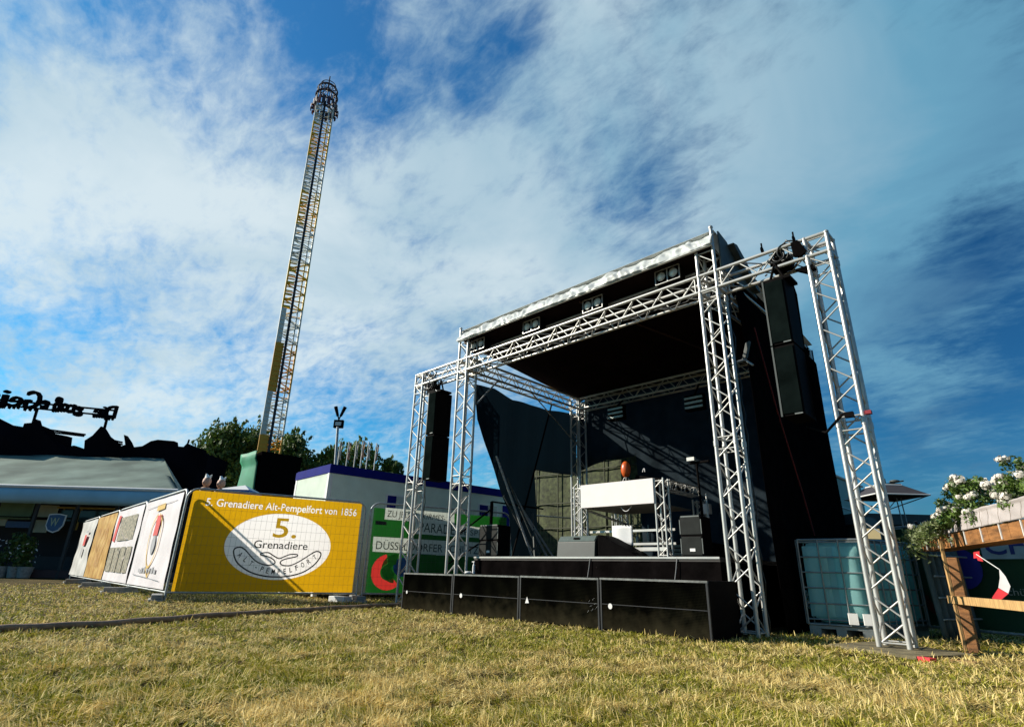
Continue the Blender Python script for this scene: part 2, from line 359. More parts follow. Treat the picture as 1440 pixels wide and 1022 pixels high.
for x, y, top in ((XL, YF, 5.30), (XR, YF, 5.30), (XFL, YF, 4.90), (XPR, YF, 4.90), (XL, YB, 4.90), (XR, YB, 4.90)):
    z0 = 0.045 if x == XPR else 0.02
    truss(frame, 'tower', (x, y, z0), (0, 0, top - z0), X, Y_, joints=(2.33, 4.5) if top > 4.8 else (), pitch=0.262)
g = CR + 0.001
def beam(o, d, a): truss(frame, 'beam', o, d, a, Z, joints=(), pitch=0.27)
beam((XFL + CC + g, YF, ZB), (XL - XFL - CC - 2 * g, 0, 0), Y_)
beam((XL + CC + g, YF, ZB), (XR - XL - CC - 2 * g, 0, 0), Y_)
beam((XR + CC + g, YF, ZB), (XPR - XR - CC - 2 * g, 0, 0), Y_)
beam((XL + CC + g, YB, ZB), (XR - XL - CC - 2 * g, 0, 0), Y_)
beam((XL, YF + CC + g, ZB), (0, YB - YF - CC - 2 * g, 0), X)
beam((XR, YF + CC + g, ZB), (0, YB - YF - CC - 2 * g, 0), X)
for x in (XL, XR, XFL, XPR):   # front corner cubes: short chords through the towers
    for z in (ZB, ZB + CC):
        mb = MB()
        for y in (YF, YF + CC): mb.tube((x, y, z), (x + CC, y, z), CR * 0.96, 10)
        for xx in (x, x + CC):
            mb.tube((xx, YF, z), (xx, YF + CC, z), CR * 0.96, 10)
            for y in (YF, YF + CC): mb.sphere((xx, y, z), CR * 1.25, 10, 6)
        mb.build('corner_joint', ALU, frame)
mb = MB(); mb.tube((XL + 0.02, YF - 0.07, 5.31), (XR + CC + 0.02, YF - 0.07, 5.31), 0.024, 10)
mb.build('roof_pipe', ALU, frame)
for x in (XL, XR + CC):
    mb = MB(); mb.tube((x, YF, 5.30), (x, YF, 5.64), CR, 12); mb.sphere((x, YF, 5.645), 0.036, 10, 6); mb.build('roof_post', ALU, frame)
# lighting bar under the roof, guy braces on the left side
mb = MB(); mb.tube((XL + 0.3, 7.62, 5.22), (XR, 7.62, 5.22), 0.024, 8); mb.build('lamp_bar', STEEL, frame)
for a, b in (((XL + CC, 7.55, 4.05), (XL + CC, 8.35, 4.6)), ((XL + CC, 8.25, 4.6), (XL + CC, 9.6, 4.62))):
    pass
mb = MB(); mb.tube((XL + .31, YF + .3, 3.95), (XL + .31, 8.1, 4.62), 0.018, 8); mb.build('diagonal_strut', STEEL, frame)
mb = MB(); mb.tube((XL + .31, 9.15, 4.62), (XL + .31, 11.0, 3.6), 0.014, 8); mb.build('diagonal_strut', STEEL, frame)
mb = MB(); mb.tube((XL - .02, 10.3, 4.62), (XL - .02, 9.0, 0.95), 0.02, 8); mb.build('diagonal_strut', BLACKM, frame)
mb = MB(); mb.tube((XL - .02, 8.35, 0.93), (XL - .02, 8.35, 2.05), 0.035, 8); mb.tube((XL - .02, 8.35, 1.9), (XL - 1.0, 8.0, 1.2), 0.018, 8); mb.tube((XL - .02, 8.35, 1.35), (XL - 0.9, 8.0, 0.8), 0.018, 8); mb.tube((XL - .02, 8.35, 2.05), (XL - .02, 10.0, 2.05), 0.018, 8); mb.build('outrigger', BLACKM, frame)
t = thing('leaning_poles', 'bundle of grey metal poles leaning against the left mesh sheet inside the stage', 'poles', (-8.5, 9.2, .92))
for k, (ya, za, yb_, zb_) in enumerate(((9.55, .93, 8.75, 2.6), (9.75, .93, 8.9, 2.35), (9.35, .93, 8.62, 2.2), (9.9, .93, 9.15, 2.0), (9.2, .93, 9.5, 1.9), (9.1, .93, 8.3, 3.0))):
    mb = MB(); mb.tube((XL + .34 + .03 * k, ya, za), (XL + .02 + .02 * k, yb_, zb_), .022 + .006 * (k % 2), 8); mb.build('pole', STEEL if k % 2 else DGREY, t)
# base boards
mb = MB(); P = [at_z(1192, 914, 0.03), at_z(1316, 937, 0.03), at_z(1350, 921, 0.03), at_z(1228, 902, 0.03)]
P = [Vector((-2.12, 7.02, 0.0)), Vector((-1.28, 6.62, 0.0)), Vector((-0.92, 7.35, 0.0)), Vector((-1.85, 7.95, 0.0))]
P = [p + Z * 0.012 for p in P]
mb.prism(P, (0, 0, 0.03)); tag(mb.build('plywood_board', PLY), 'weathered grey plywood sheet on the grass under the right hand loudspeaker tower', 'board')
mb = MB(); mb.obox((-1.26, 6.60, 0.012), (0.10, -0.045, 0), (0.03, 0.06, 0), (0, 0, 0.0315)); mb.obox((-1.262, 6.594, -0.0), (0.10, -0.045, 0), (-0.004, -0.008, 0), (0, 0, 0.046))
tag(mb.build('red_tape', RED), 'bright red tape strip stuck over the front edge of the plywood board', 'tape')
mb = MB(); mb.obox((-1.10, 6.74, 0.006), (0.22, 0.02, 0), (0.02, 0.12, 0), (0, 0, 0.02)); tag(mb.build('timber_offcut', WOODL), 'small pale timber offcut lying in grass beside the plywood board', 'wood offcut')

# ------------------------------------------------------------------ roof, valance and curtains
def noise2(u, v, s=1.0): return math.sin(7.1 * u * s + 3 * v) * 0.5 + math.sin(13.7 * u * s - 5 * v + 1.3) * 0.3 + math.sin(23.3 * u * s + 9 * v) * 0.2
xl, xr = XL - 0.02, XR + CC + 0.03
roof = thing('roof_tarpaulin', 'black roof canvas stretched over the stage, sloping to the rear', 'roof canvas', (xl, YF, 4.9))
mb = MB(); mb.grid(lambda u, v: Vector((xl + 0.06 + (xr - xl - 0.12) * u, YF + 0.02 + (YB + CC + 0.12 - YF) * v, 5.36 - 0.38 * v - 0.05 * math.sin(math.pi * v) * (0.7 + 0.3 * math.cos(12 * u)))), 30, 16)
mb.build('canvas', CLOTHR, roof, solid=0.006)
mb = MB()
for xx in (xl + 0.06,): mb.tube((xx, YF + .1, 5.335), (xx, YB + CC + .1, 4.96), 0.03, 8)
mb.build('hem_strap', mat('ochre_hem', (0.22, 0.10, 0.02), 0.7), roof)
mb = MB(); mb.tube((xl + 3.2, YF + .1, 5.285), (xl + 4.4, YB + .1, 4.945), 0.02, 8); mb.build('seam_strap', mat('brown_strap', (0.05, 0.02, 0.012), 0.8), roof)
mb = MB()
rv = np.random.RandomState(5); VX = rv.rand(70) * (xr - xl); VZ = rv.rand(70) * .34; VS = .5 + rv.rand(70); JG = rv.rand(60)
def val(u, v):
    x = (xr - xl) * u; z = .30 * v
    d = np.sqrt(((x - VX) * .85 + (z - VZ) * .5) ** 2 + ((z - VZ) * 1.0) ** 2) / VS; d.sort(); crump = min(1.0, (d[1] - d[0]) * 9) * .6 + min(1.0, d[0] * 5) * .5
    k = u * 58; i = int(k); f = k - i; jag = JG[i % 60] * (1 - f) + JG[(i + 1) % 60] * f
    zz = 5.315 + (5.56 + .075 * jag - 5.315) * v
    return Vector((xl + x + 0.015 * math.sin(60 * u + 5 * v), YF - 0.085 - 0.13 * crump * math.sin(math.pi * min(1, .10 + v * .8)) + 0.20 * v, zz))
mb.grid(val, 330, 12, True)
tag(mb.build('silver_valance', SILVER, None, solid=0.004), 'crumpled silver grey tarpaulin valance along the front edge of the stage roof', 'tarpaulin')
mb = MB(); mb.grid(lambda u, v: Vector((xl + (xr - xl) * u, YF + 0.02 + (YB + CC + 0.1 - YF) * v, 5.60 - 0.56 * v + 0.012 * math.sin(25 * u) * math.sin(9 * v))), 40, 16)
tag(mb.build('silver_top_sheet', SILVER, None, solid=0.004), 'silver weather sheet lying over the black stage roof canvas', 'tarpaulin')
mb = MB()
gp = [(YF + .06, 5.58), (YF + .35, 5.52), (7.75, 5.36), (8.05, 5.32), (8.2, 5.15), (8.55, 4.93), (YF + .06, 4.93)]
mb.prism([(xr + 0.035, y, z) for y, z in gp], (0.02, 0, 0))
mb.prism([(xr + 0.06, y, z) for y, z in [(7.55, 5.47), (7.7, 5.5), (8.0, 5.34), (8.45, 4.97), (8.3, 4.97)]], (0.09, 0, 0))
tag(mb.build('gable_sheet', DGREY), 'dark grey folded tarpaulin end at the right gable of the stage roof', 'tarpaulin')


def sheet(name, label, pts, axis, m, amp=0.03, freq=5.0, nx=60, nz=40, cat='curtain', hollow=None):
    """hanging cloth: polygon in a vertical plane (axis 'x' -> plane X=const given by pts (x,y,z))"""
    mb = MB(); P = [Vector(p) for p in pts]
    bm = bmesh.new(); f = bm.faces.new([bm.verts.new(p) for p in P]); 
    a0, a1 = (min(p[axis] for p in P), max(p[axis] for p in P)); z0, z1 = min(p.z for p in P), max(p.z for p in P)
    n = Vector((0, 0, 0)); n[axis] = 1
    for i in range(1, nx):
        c = Vector((0, 0, 0)); c[axis] = a0 + (a1 - a0) * i / nx
        bmesh.ops.bisect_plane(bm, geom=bm.verts[:] + bm.edges[:] + bm.faces[:], plane_co=c, plane_no=n)
    for i in range(1, nz):
        bmesh.ops.bisect_plane(bm, geom=bm.verts[:] + bm.edges[:] + bm.faces[:], plane_co=(0, 0, z0 + (z1 - z0) * i / nz), plane_no=(0, 0, 1))
    other = 1 - axis
    for v in bm.verts:
        s = v.co[axis]; t = (v.co.z - z0) / (z1 - z0)
        v.co[other] += amp * (math.sin(freq * s + 2.0 * t) * 0.6 + math.sin(freq * 2.3 * s - 3 * t + 1) * 0.3 + 0.25 * math.sin(9 * t + s)) 
    me = bpy.data.meshes.new(name); bm.to_mesh(me); bm.free(); me.polygons.foreach_set('use_smooth', [True] * len(me.polygons)); me.materials.append(m)
    o = bpy.data.objects.new(name, me); col.objects.link(o)
    sm = o.modifiers.new('solidify', 'SOLIDIFY'); sm.thickness = 0.004
    return tag(o, label, cat)
xc = XL - 0.10
sheet('side_curtain', 'navy black mesh sheet on the left stage side, its front edge cut on a slant', [(xc, 7.72, 4.52), (xc, 7.86, 3.74), (xc, 8.45, 2.75), (xc, 8.98, 1.89), (xc, 9.12, 0.93), (xc, 10.05, 0.93), (xc, 9.85, 1.9), (xc, 9.72, 2.92), (xc, 10.6, 2.96), (xc, 11.4, 3.0), (xc, 11.4, 4.62), (xc, 10.3, 4.50), (xc, 9.0, 4.46), (xc, 8.4, 4.60)], 1, CURT, 0.04, 4.0)
sheet('side_curtain', 'black sheet closing the whole right side of the stage down to the grass', [(xr + .02, 7.98, 0.02), (xr + .02, 11.4, 0.02), (xr + .02, 11.4, 4.62), (xr + .02, 7.7, 4.9)], 1, CLOTHB, 0.03, 4.0)
yb = YB + CC + 0.08
sheet('back_curtain', 'dark navy black back wall sheet of the stage with slanting sunlit patches', [(xl, yb, 3.12), (-7.85, yb, 3.3), (-7.0, yb, 3.3), (-6.95, yb, 0.2), (xr, yb, 0.2), (xr, yb, 4.92), (xl, yb, 4.92)], 0, CURTB, 0.04, 5.0)
OLIVE = mat('olive_mesh_tarpaulin', (0.062, 0.074, 0.028), 0.8, 0, 0.6, 9, 0.4, 18, trans=0.2)
mb = MB(); mb.grid(lambda u, v: Vector((-11.6 + 4.9 * u, 12.1 + 0.04 * noise2(u, v, 2), 0.05 + 3.55 * v)), 50, 30)
mb2 = thing('olive_screen', 'sunlit olive green tarpaulin screen behind the left rear corner of the stage', 'screen', (-9, 12.1, 0))
mb.build('sheet', OLIVE, mb2, solid=0.005)
mb = MB()
for z in (0.6, 1.2, 1.8, 2.45, 3.25, 3.5): mb.tube((-11.6, 12.04, z), (-6.7, 12.04, z), 0.016, 6)
for k in range(7): mb.tube((-11.5 + .78 * k, 12.04, 0), (-11.5 + .78 * k, 12.04, 3.6), 0.016, 6)
mb.build('frame', mat('olive_rail', (0.04, 0.045, 0.02), 0.7), mb2)

# ------------------------------------------------------------------ stage deck, subwoofers
deck = thing('stage_deck', 'black stage platform with a bright aluminium edge behind the row of bass speakers', 'stage platform', (-5.8, 7.5, 0))
mb = MB(); mb.box((-8.2, 7.47, 0.86), (-3.42, 11.2, 0.92)); mb.build('platform', mat('deck_ply', (0.03, 0.025, 0.022), 0.6, 0, .3), deck)
mb = MB(); mb.box((-8.2, 7.455, 0.895), (-3.42, 7.468, 0.922)); mb.build('edge_trim', ALU, deck)
mb = MB(); mb.grid(lambda u, v: Vector((-8.2 + 4.78 * u, 7.476 + 0.012 * math.sin(60 * u), 0.02 + 0.84 * v)), 90, 3); mb.grid(lambda u, v: Vector((-3.43 + 0.01 * math.sin(9 * v), 7.476 + 3.7 * v, 0.02 + 0.84 * u)), 3, 20); mb.grid(lambda u, v: Vector((-8.195, 7.476 + 3.7 * v, 0.02 + 0.84 * u)), 3, 20)
mb.build('skirt', CLOTHB, deck)
for px in (830, 952):
    a = at_y(px, 784, 7.46); mb = MB(); mb.path([a, a + Vector((-.02, -.01, -.15)), a + Vector((-.05, -.015, -.3))], 0.007); tag(mb.build('cable', mat('grey_cable', (0.2, 0.2, 0.2), 0.5)), 'thin grey cable hanging over the stage edge ' + ('beside the wedge monitor' if px == 830 else 'below the right hand loudspeaker'), 'cable')
seams = [-8.80, -7.43, -5.95, -4.54, -3.06]
def mesh_panel_mat():
    m = bpy.data.materials.new('honeycomb_grille'); m.use_nodes = True; nt = m.node_tree; N = nt.nodes; K = nt.links; b = N['Principled BSDF']
    b.inputs['Roughness'].default_value = 0.6; b.inputs['Specular IOR Level'].default_value = 0.0
    tc = N.new('ShaderNodeTexCoord'); v = N.new('ShaderNodeTexVoronoi'); v.inputs['Scale'].default_value = 62; v.inputs['Randomness'].default_value = 0.0; K.new(tc.outputs['Object'], v.inputs['Vector'])
    r = N.new('ShaderNodeValToRGB'); K.new(v.outputs['Distance'], r.inputs[0]); r.color_ramp.elements[0].position = 0.38; r.color_ramp.elements[0].color = (0.001, 0.001, 0.001, 1); r.color_ramp.elements[1].position = 0.5; r.color_ramp.elements[1].color = (0.008, 0.008, 0.006, 1)
    n = N.new('ShaderNodeTexNoise'); n.inputs['Scale'].default_value = 2.2; K.new(tc.outputs['Object'], n.inputs['Vector'])
    rr = N.new('ShaderNodeValToRGB'); K.new(n.outputs['Fac'], rr.inputs[0]); rr.color_ramp.elements[0].position = .4; rr.color_ramp.elements[0].color = (.35, .35, .35, 1); rr.color_ramp.elements[1].position = .66; rr.color_ramp.elements[1].color = (1.2, 1.2, 1.0, 1)
    x = N.new('ShaderNodeMix'); x.data_type = 'RGBA'; x.blend_type = 'MULTIPLY'; x.inputs['Factor'].default_value = 1; K.new(r.outputs[0], x.inputs['A']); K.new(rr.outputs[0], x.inputs['B'])
    sp = N.new('ShaderNodeSeparateXYZ'); K.new(tc.outputs['Object'], sp.inputs[0])
    ns = N.new('ShaderNodeTexNoise'); ns.inputs['Scale'].default_value = 7; ns.inputs['Detail'].default_value = 8; K.new(tc.outputs['Object'], ns.inputs['Vector'])
    ad = N.new('ShaderNodeMath'); ad.operation = 'MULTIPLY_ADD'; K.new(ns.outputs['Fac'], ad.inputs[0]); ad.inputs[1].default_value = -.55; K.new(sp.outputs[2], ad.inputs[2])
    dr = N.new('ShaderNodeMapRange'); K.new(ad.outputs[0], dr.inputs[0]); dr.inputs[1].default_value = -.32; dr.inputs[2].default_value = .02; dr.inputs[3].default_value = .55; dr.inputs[4].default_value = .0
    dm = N.new('ShaderNodeMix'); dm.data_type = 'RGBA'; K.new(dr.outputs[0], dm.inputs['Factor']); K.new(x.outputs['Result'], dm.inputs['A']); dm.inputs['B'].default_value = (.045, .038, .022, 1); K.new(dm.outputs['Result'], b.inputs['Base Color'])
    return m
HGR = mesh_panel_mat()
ords = ['leftmost bass speaker under the truss tower, small pale mark near its left edge', 'bass speaker second from the left with a round white dot', 'bass speaker third from the left with a white triangular mark and scuffs', 'rightmost bass speaker with its bare black side facing the tall truss tower']
for i in range(4):
    x0, x1 = seams[i], seams[i + 1]; yf = 6.33; hgt = 0.61 + 0.006 * i
    t = thing('bass_speaker', 'wide black ' + ords[i], 'bass speaker', ((x0 + x1) / 2, yf + .37, 0), 'row of bass speakers in front of the stage')
    mb = MB(); mb.box((x0 + .008, yf + .02, 0.0), (x1 - .008, yf + .74, hgt)); mb.build('cabinet', BLACKM, t, bevel=0.008)
    mb = MB(); mb.box((x0 + .035, yf - .002, 0.03), (x1 - .035, yf + .018, hgt - 0.028)); mb.build('grille', HGR, t, bevel=0.004)
    mb = MB()
    mb.box((x0 + .01, yf - .01, hgt - .024), (x1 - .01, yf + .019, hgt - .001)); mb.build('top_trim', mat('worn_edge', (0.20, 0.20, 0.19), 0.4, .4, .3, 20) if i == 0 else bpy.data.materials['worn_edge'], t)
    mb = MB()
    for xx in (x0 + .01, x1 - .032): mb.box((xx, yf - .008, 0.0), (xx + .022, yf + .019, hgt - .025))
    mb.box((x0 + .034, yf - .006, hgt * .5), (x1 - .034, yf - .0025, hgt * .5 + .008))
    mb.build('frame_rail', mat('dark_edge', (0.018, 0.018, 0.020), 0.5, .1) if i == 0 else bpy.data.materials['dark_edge'], t)
    cxm, czm = [(638, 0), (652, 835), (742, 845), (858, 852)][i]
    P = [at_y(572, 832, yf - .012), at_y(648, 837, yf - .012), at_y(741, 844, yf - .012), at_y(858, 852, yf - .012)][i]
    mb = MB()
    if i == 2: mb.prism([P + Vector((-.035, 0, -.035)), P + Vector((.035, 0, -.03)), P + Vector((0, 0, .05))], (0, .008, 0))
    else:
        r_ = .03 if i else .02; mb.prism([P + Vector((r_ * math.cos(a), 0, r_ * (1.1 + .2 * (i == 0)) * math.sin(a))) for a in [2 * math.pi * k / 14 for k in range(14)]], (0, .008, 0))
    mb.build('badge', WHITE, t)
    if i == 2:
        mb = MB()
        for k in range(7):
            a = Vector((x1 - .20 + .022 * k, yf - .0065, .20 + .18 * ((k * 5) % 7) / 7)); mb.tube(a, a + Vector((.03, 0, .035 - .012 * (k % 3))), .0010, 4)
        mb.build('scuff', STEEL, t)

# bottle and tape on the left subs
a = at_y(666, 802, 6.95); a.z = 0.625
t = thing('spray_bottle', 'small white bottle with nozzle standing on the bass speakers beside the deck', 'bottle', a)
mb = MB(); mb.tube(a, a + Z * .13, .024, 12, .022); mb.tube(a + Z * .13, a + Z * .16, .022, 12, .010); mb.build('body', WHITE, t)
mb = MB(); mb.tube(a + Z * .16, a + Z * .19, .010, 8); mb.tube(a + Vector((.015, 0, .195)), a + Vector((-.045, 0, .19)), .009, 8); mb.build('nozzle', WHITE, t)
a = at_y(661, 804, 6.9); a.z = .64; mb = MB(); mb.torus(a - X * .05, .04, .022, Z, 18, 8); tag(mb.build('tape_roll', PALE), 'roll of white tape lying beside the bottle on the bass speakers', 'tape')

# ------------------------------------------------------------------ speakers on deck
SPK = mat('speaker_front', (0.011, 0.013, 0.012), 0.6, 0, 0.4, 6, 0.1, 400, spec=.15)
EDGE = mat('speaker_edge', (0.16, 0.17, 0.16), 0.4, .3)
def monitor_speaker(px0, px1, ptop, label, y=7.72, lit=False):
    b0 = at_y(px0, 782, y); b1 = at_y(px1, 782, y); w = b1.x - b0.x; top = at_y((px0 + px1) / 2, ptop, y).z; z0 = 0.921
    t = thing('loudspeaker', label, 'loudspeaker', ((b0.x + b1.x) / 2, y, z0), 'loudspeakers standing on the stage')
    mb = MB(); x0, x1 = b0.x, b1.x
    mb.prism([(x0, y, z0), (x1, y, z0), (x1 - .05, y + .38, z0), (x0 + .05, y + .38, z0)], (0, 0, top - z0)); mb.build('cabinet', BLACKM, t, bevel=0.015)
    h = top - z0
    for k in (0, 1):
        mb = MB(); mb.box((x0 + .02, y - .014, z0 + .03 + k * h * .49), (x1 - .02, y - .002, z0 + .03 + k * h * .49 + h * .44)); mb.build('grille', SPK, t, bevel=0.006)
    mb = MB()
    for s in (x0 + .004, x1 - .016):
        mb.box((s, y - .016, z0 + .05), (s + .012, y - .002, z0 + h * .45)); mb.box((s, y - .016, z0 + h * .56), (s + .012, y - .002, top - .05))
    mb.box((x0 + .03, y - .013, top - .018), (x1 - .03, y + .02, top + .004))
    mb.build('edge_trim', EDGE, t)
    mb = MB(); mb.box(((x0 + x1) / 2 - .03, y - .02, z0 + .08), ((x0 + x1) / 2 + .05, y - .0145, z0 + .12)); mb.build('badge', WHITE, t)
monitor_speaker(673, 700, 738, 'black upright loudspeaker at the left front corner of the stage deck, white badge')
monitor_speaker(959, 991, 725, 'black upright loudspeaker on the right of the deck beside the open truss table')
t = thing('stage_monitor', 'grey green wedge monitor lying on the stage front in front of the truss table', 'wedge monitor', (-5.9, 7.6, .921))
a0 = at_y(783, 783, 7.56); a1 = at_y(836, 783, 7.56); zt = .921
def wedge(x0, x1): return [(x0, 7.56, zt), (x0, 7.585, 1.155), (x0, 7.66, 1.25), (x0, 8.0, 1.27), (x0, 8.12, .921)]
mb = MB(); mb.prism(wedge(a0.x, 0), (a1.x - a0.x, 0, 0)); mb.build('cabinet', mat('wedge_grey', (0.018, 0.024, 0.021), 0.5, 0, .2, 9), t, bevel=0.006)
mb = MB(); x0, x1 = a0.x + .015, a1.x - .015
mb.add([(x0, 7.582, 1.16), (x1, 7.582, 1.16), (x1, 7.652, 1.248), (x0, 7.652, 1.248)], [(0, 1, 2, 3)]); mb.build('front_plate', mat('wedge_plate', (0.07, 0.095, 0.085), 0.45, 0, .15, 9), t, solid=.006)
V0 = Vector(((x0 + x1) / 2, 7.612, 1.205)); vd = Vector((0, .07, .088)).normalized()
mb = MB(); mb.obox(V0 - vd * .02 - X * .06 + Vector((0, -.008, .006)), X * .12, vd * .035, (0, -.003, .003)); mb.build('badge', BLACKM, t)
t = thing('stage_monitor', 'black wedge monitor turned sideways right of the grey green one', 'wedge monitor', (-5.3, 7.9, .921))
mb = MB(); b0 = a1.x + .04
mb.prism([(b0, 7.60, .921), (b0 + .62, 7.75, .921), (b0 + .52, 7.74, 1.0), (b0 + .1, 7.63, 1.22), (b0, 7.6, 1.26)], (0, .42, 0)); mb.build('cabinet', BLACKM, t, bevel=0.01)

# ------------------------------------------------------------------ DJ table
t = thing('truss_table', 'table of silver truss legs with a white front board at the middle of the stage', 'DJ table', (-5.3, 8.0, .92))
yq = 8.0; zt = 2.12; z0 = .921
L0, L1 = -6.225, -4.465
for x in (L0, L1 - .155):
    truss(t, 'truss_leg', (x, yq, z0), (0, 0, zt - z0), X, Y_, cc=.155, cr=.016, br=.008, pitch=.16)
truss(t, 'truss_leg', (L1 - .155, yq + 1.25, z0), (0, 0, 1.0), X, Y_, cc=.155, cr=.016, br=.008, pitch=.16)
truss(t, 'truss_leg', (L0, yq + 1.25, z0), (0, 0, 1.0), X, Y_, cc=.155, cr=.016, br=.008, pitch=.16)
truss(t, 'truss_rail', (L1 - .155, yq + .19, zt - .16), (0, 1.05, 0), X, Z, cc=.15, cr=.014, br=.008, pitch=.16)
truss(t, 'truss_rail', (L0, yq + .19, zt - .16), (0, 1.05, 0), X, Z, cc=.15, cr=.014, br=.008, pitch=.16)
mb = MB(); mb.box((L0 + .165, yq - .03, 1.735), (L1 - .165, yq - .005, 2.125)); mb.build('front_board', mat('white_fabric_board', (0.80, 0.74, 0.72), 0.75, 0, .03, 4, .1, 30), t, bevel=.004)
mb = MB(); mb.box((L0 + .18, yq + .0, 1.73), (L1 - .18, yq + 1.2, 1.755)); mb.build('shelf', mat('table_shelf', (0.15, 0.14, 0.12), 0.7), t)
mb = MB(); mb.box((L0 + .18, yq + .0, 2.06), (L1 - .18, yq + 1.2, 2.085)); mb.build('table_top', BLACKM, t)
mb = MB()
for z in (1.34, 1.13): mb.box((L0 + .1, yq + .30, z), (L1 - .02, yq + .335, z + .035))
mb.box((L0 + .5, yq + .1, 1.03), (L1 - .05, yq + .14, 1.085)); mb.build('cross_rail', ALU, t)
mb = MB()
for x in (-5.95, -5.86, -5.62): mb.tube((x, yq + .75, z0), (x, yq + .75, 1.7), .014, 8)
mb.tube((-5.4, yq + .12, z0), (-5.4, yq + .12, 1.06), .014, 8); mb.tube((-4.2, yq + .9, z0), (-4.2, yq + .9, 1.95), .016, 8); mb.tube((-6.1, yq + .2, 1.72), (-5.7, yq + .9, 1.5), .022, 8)
mb.build('support_rod', ALU, t)
mb = MB(); q = at_y(880, 709, yq + .05); mb.path([q + Vector((-.13 + .26 * s, 0, -.11 * math.sin(math.pi * s))) for s in [k / 12 for k in range(13)]], .006, 6)
tag(mb.build('white_cable', WHITE), 'white cable loop hanging below the white front board of the truss table', 'cable')
a = at_y(861, 739, yq + .29); b = at_y(890, 766, yq + .29)
mb = MB(); mb.grid(lambda u, v: Vector((a.x + (b.x - a.x) * u, yq + .285 - .012 * math.sin(5 * u), b.z + (a.z - b.z) * v)), 10, 6)
n_ = MB()
ps = thing('white_sign', 'blank white card hung by hooks on the rail below the table top', 'sign', (a.x, yq + .28, b.z))
mb.build('card', mat('card_white', (.72, .72, .72), .6, 0, .03), ps, solid=.004)
for k in range(8): n_.tube((a.x + (b.x - a.x) * (k + .5) / 8, yq + .283, a.z - .01), (a.x + (b.x - a.x) * (k + .5) / 8, yq + .283, a.z + .03), .008, 6)
n_.build('hook', BLACKM, ps)
# orange shade on the table
c = at_y(880, 660, yq + .25)
t = thing('table_lamp', 'rust red egg shaped shade on thin wire legs on top of the truss table', 'lamp', (c.x, c.y, 2.09))
mb = MB(); mb.sphere(c, .098, 18, 12, .85, .85, 1.45); mb.build('shade', RUST, t)
mb = MB()
for k in range(4):
    an = k * math.pi / 2 + .5; mb.tube(c + Vector((0, 0, -.08)), Vector((c.x + .1 * math.cos(an), c.y + .1 * math.sin(an), 2.088)), .005, 6)
mb.build('leg', ALU, t)
c2 = c + Vector((.2, .12, -.03))
t = thing('mixer_case', 'low black mixer case with a painted white highlight on top of the truss table', 'mixer', (c2.x, c2.y, 2.09))
mb = MB(); mb.prism([(c2.x - .12, c2.y - .05, 2.09), (c2.x + .42, c2.y - .05, 2.09), (c2.x + .42, c2.y - .05, 2.17), (c2.x - .05, c2.y - .05, 2.27)], (0, .4, 0)); mb.build('case', BLACKM, t, bevel=.01)
mb = MB(); q = at_y(905, 661, c2.y - .1); mb.path([q + Vector((-.02, 0, -.03)), q + Vector((0, 0, .025)), q + Vector((.02, 0, .025)), q + Vector((.025, 0, -.03))], .006); mb.build('painted_highlight', WHITE, t)  # white bent stroke modelled in place of a bright highlight
# gear behind the table on the right: mic stand, amp rack
t = thing('rack_case', 'dark equipment rack with bottles behind the truss table', 'rack', (-4.9, 9.9, .92))
mb = MB(); mb.box((-5.6, 9.9, .921), (-4.7, 10.5, 1.25)); mb.build('case', BLACKM, t, bevel=.01)
mb = MB()
for k in range(4): mb.box((-5.55 + .0, 9.885, .96 + .07 * k), (-4.75, 9.898, 1.01 + .07 * k))
mb.build('front_panel', mat('rack_face', (.06, .07, .07), .4, .2), t)
for lab, px, py, hh in (('tall clear bottle standing on the equipment rack', 909, 755, .36), ('short bottle beside the tall one on the equipment rack', 893, 762, .2)):
    q = at_y(px, 760, 10.0); mb = MB(); b_ = Vector((q.x, 10.1, 1.25)); mb.tube(b_, b_ + Z * hh * .65, .04, 12); mb.tube(b_ + Z * hh * .65, b_ + Z * hh * .8, .04, 12, .015); mb.tube(b_ + Z * hh * .8, b_ + Z * hh, .015, 8)
    tag(mb.build('bottle', mat('bottle_glass', (.25, .28, .27), .2), off=b_), lab, 'bottle').location = b_
a = at_y(978, 652, 9.2)
t = thing('lamp_stand', 'thin black stand with a small bright lamp head near the right wall of the stage', 'light stand', (a.x, 9.2, .92))
mb = MB(); mb.tube((a.x + .05, 9.2, .921), (a.x + .02, 9.2, a.z), .02, 8); mb.tube((a.x - .1, 9.2, a.z + .02), (a.x + .25, 9.2, a.z + .02), .025, 8)
for k in range(3): mb.tube((a.x + .05, 9.2, 1.3), (a.x + .05 + .3 * math.cos(k * 2.1), 9.2 + .3 * math.sin(k * 2.1), .935), .013, 6)
mb.build('stand', BLACKM, t)
mb = MB(); mb.box((a.x - .12, 9.12, a.z + .05), (a.x + .02, 9.19, a.z + .11)); mb.build('lamp_head', mat('lamp_face', (.8, .8, .75), .3), t)
q = at_y(993, 715, 9.0); mb = MB(); mb.box((q.x - .05, 9.0, q.z - .08), (q.x + .05, 9.1, q.z + .08)); mb.tube((q.x, 9.05, .921), (q.x, 9.05, q.z - .08), .015, 8)
tag(mb.build('small_stand', PALE), 'small pale box on a pole at the right edge of the deck', 'stand')
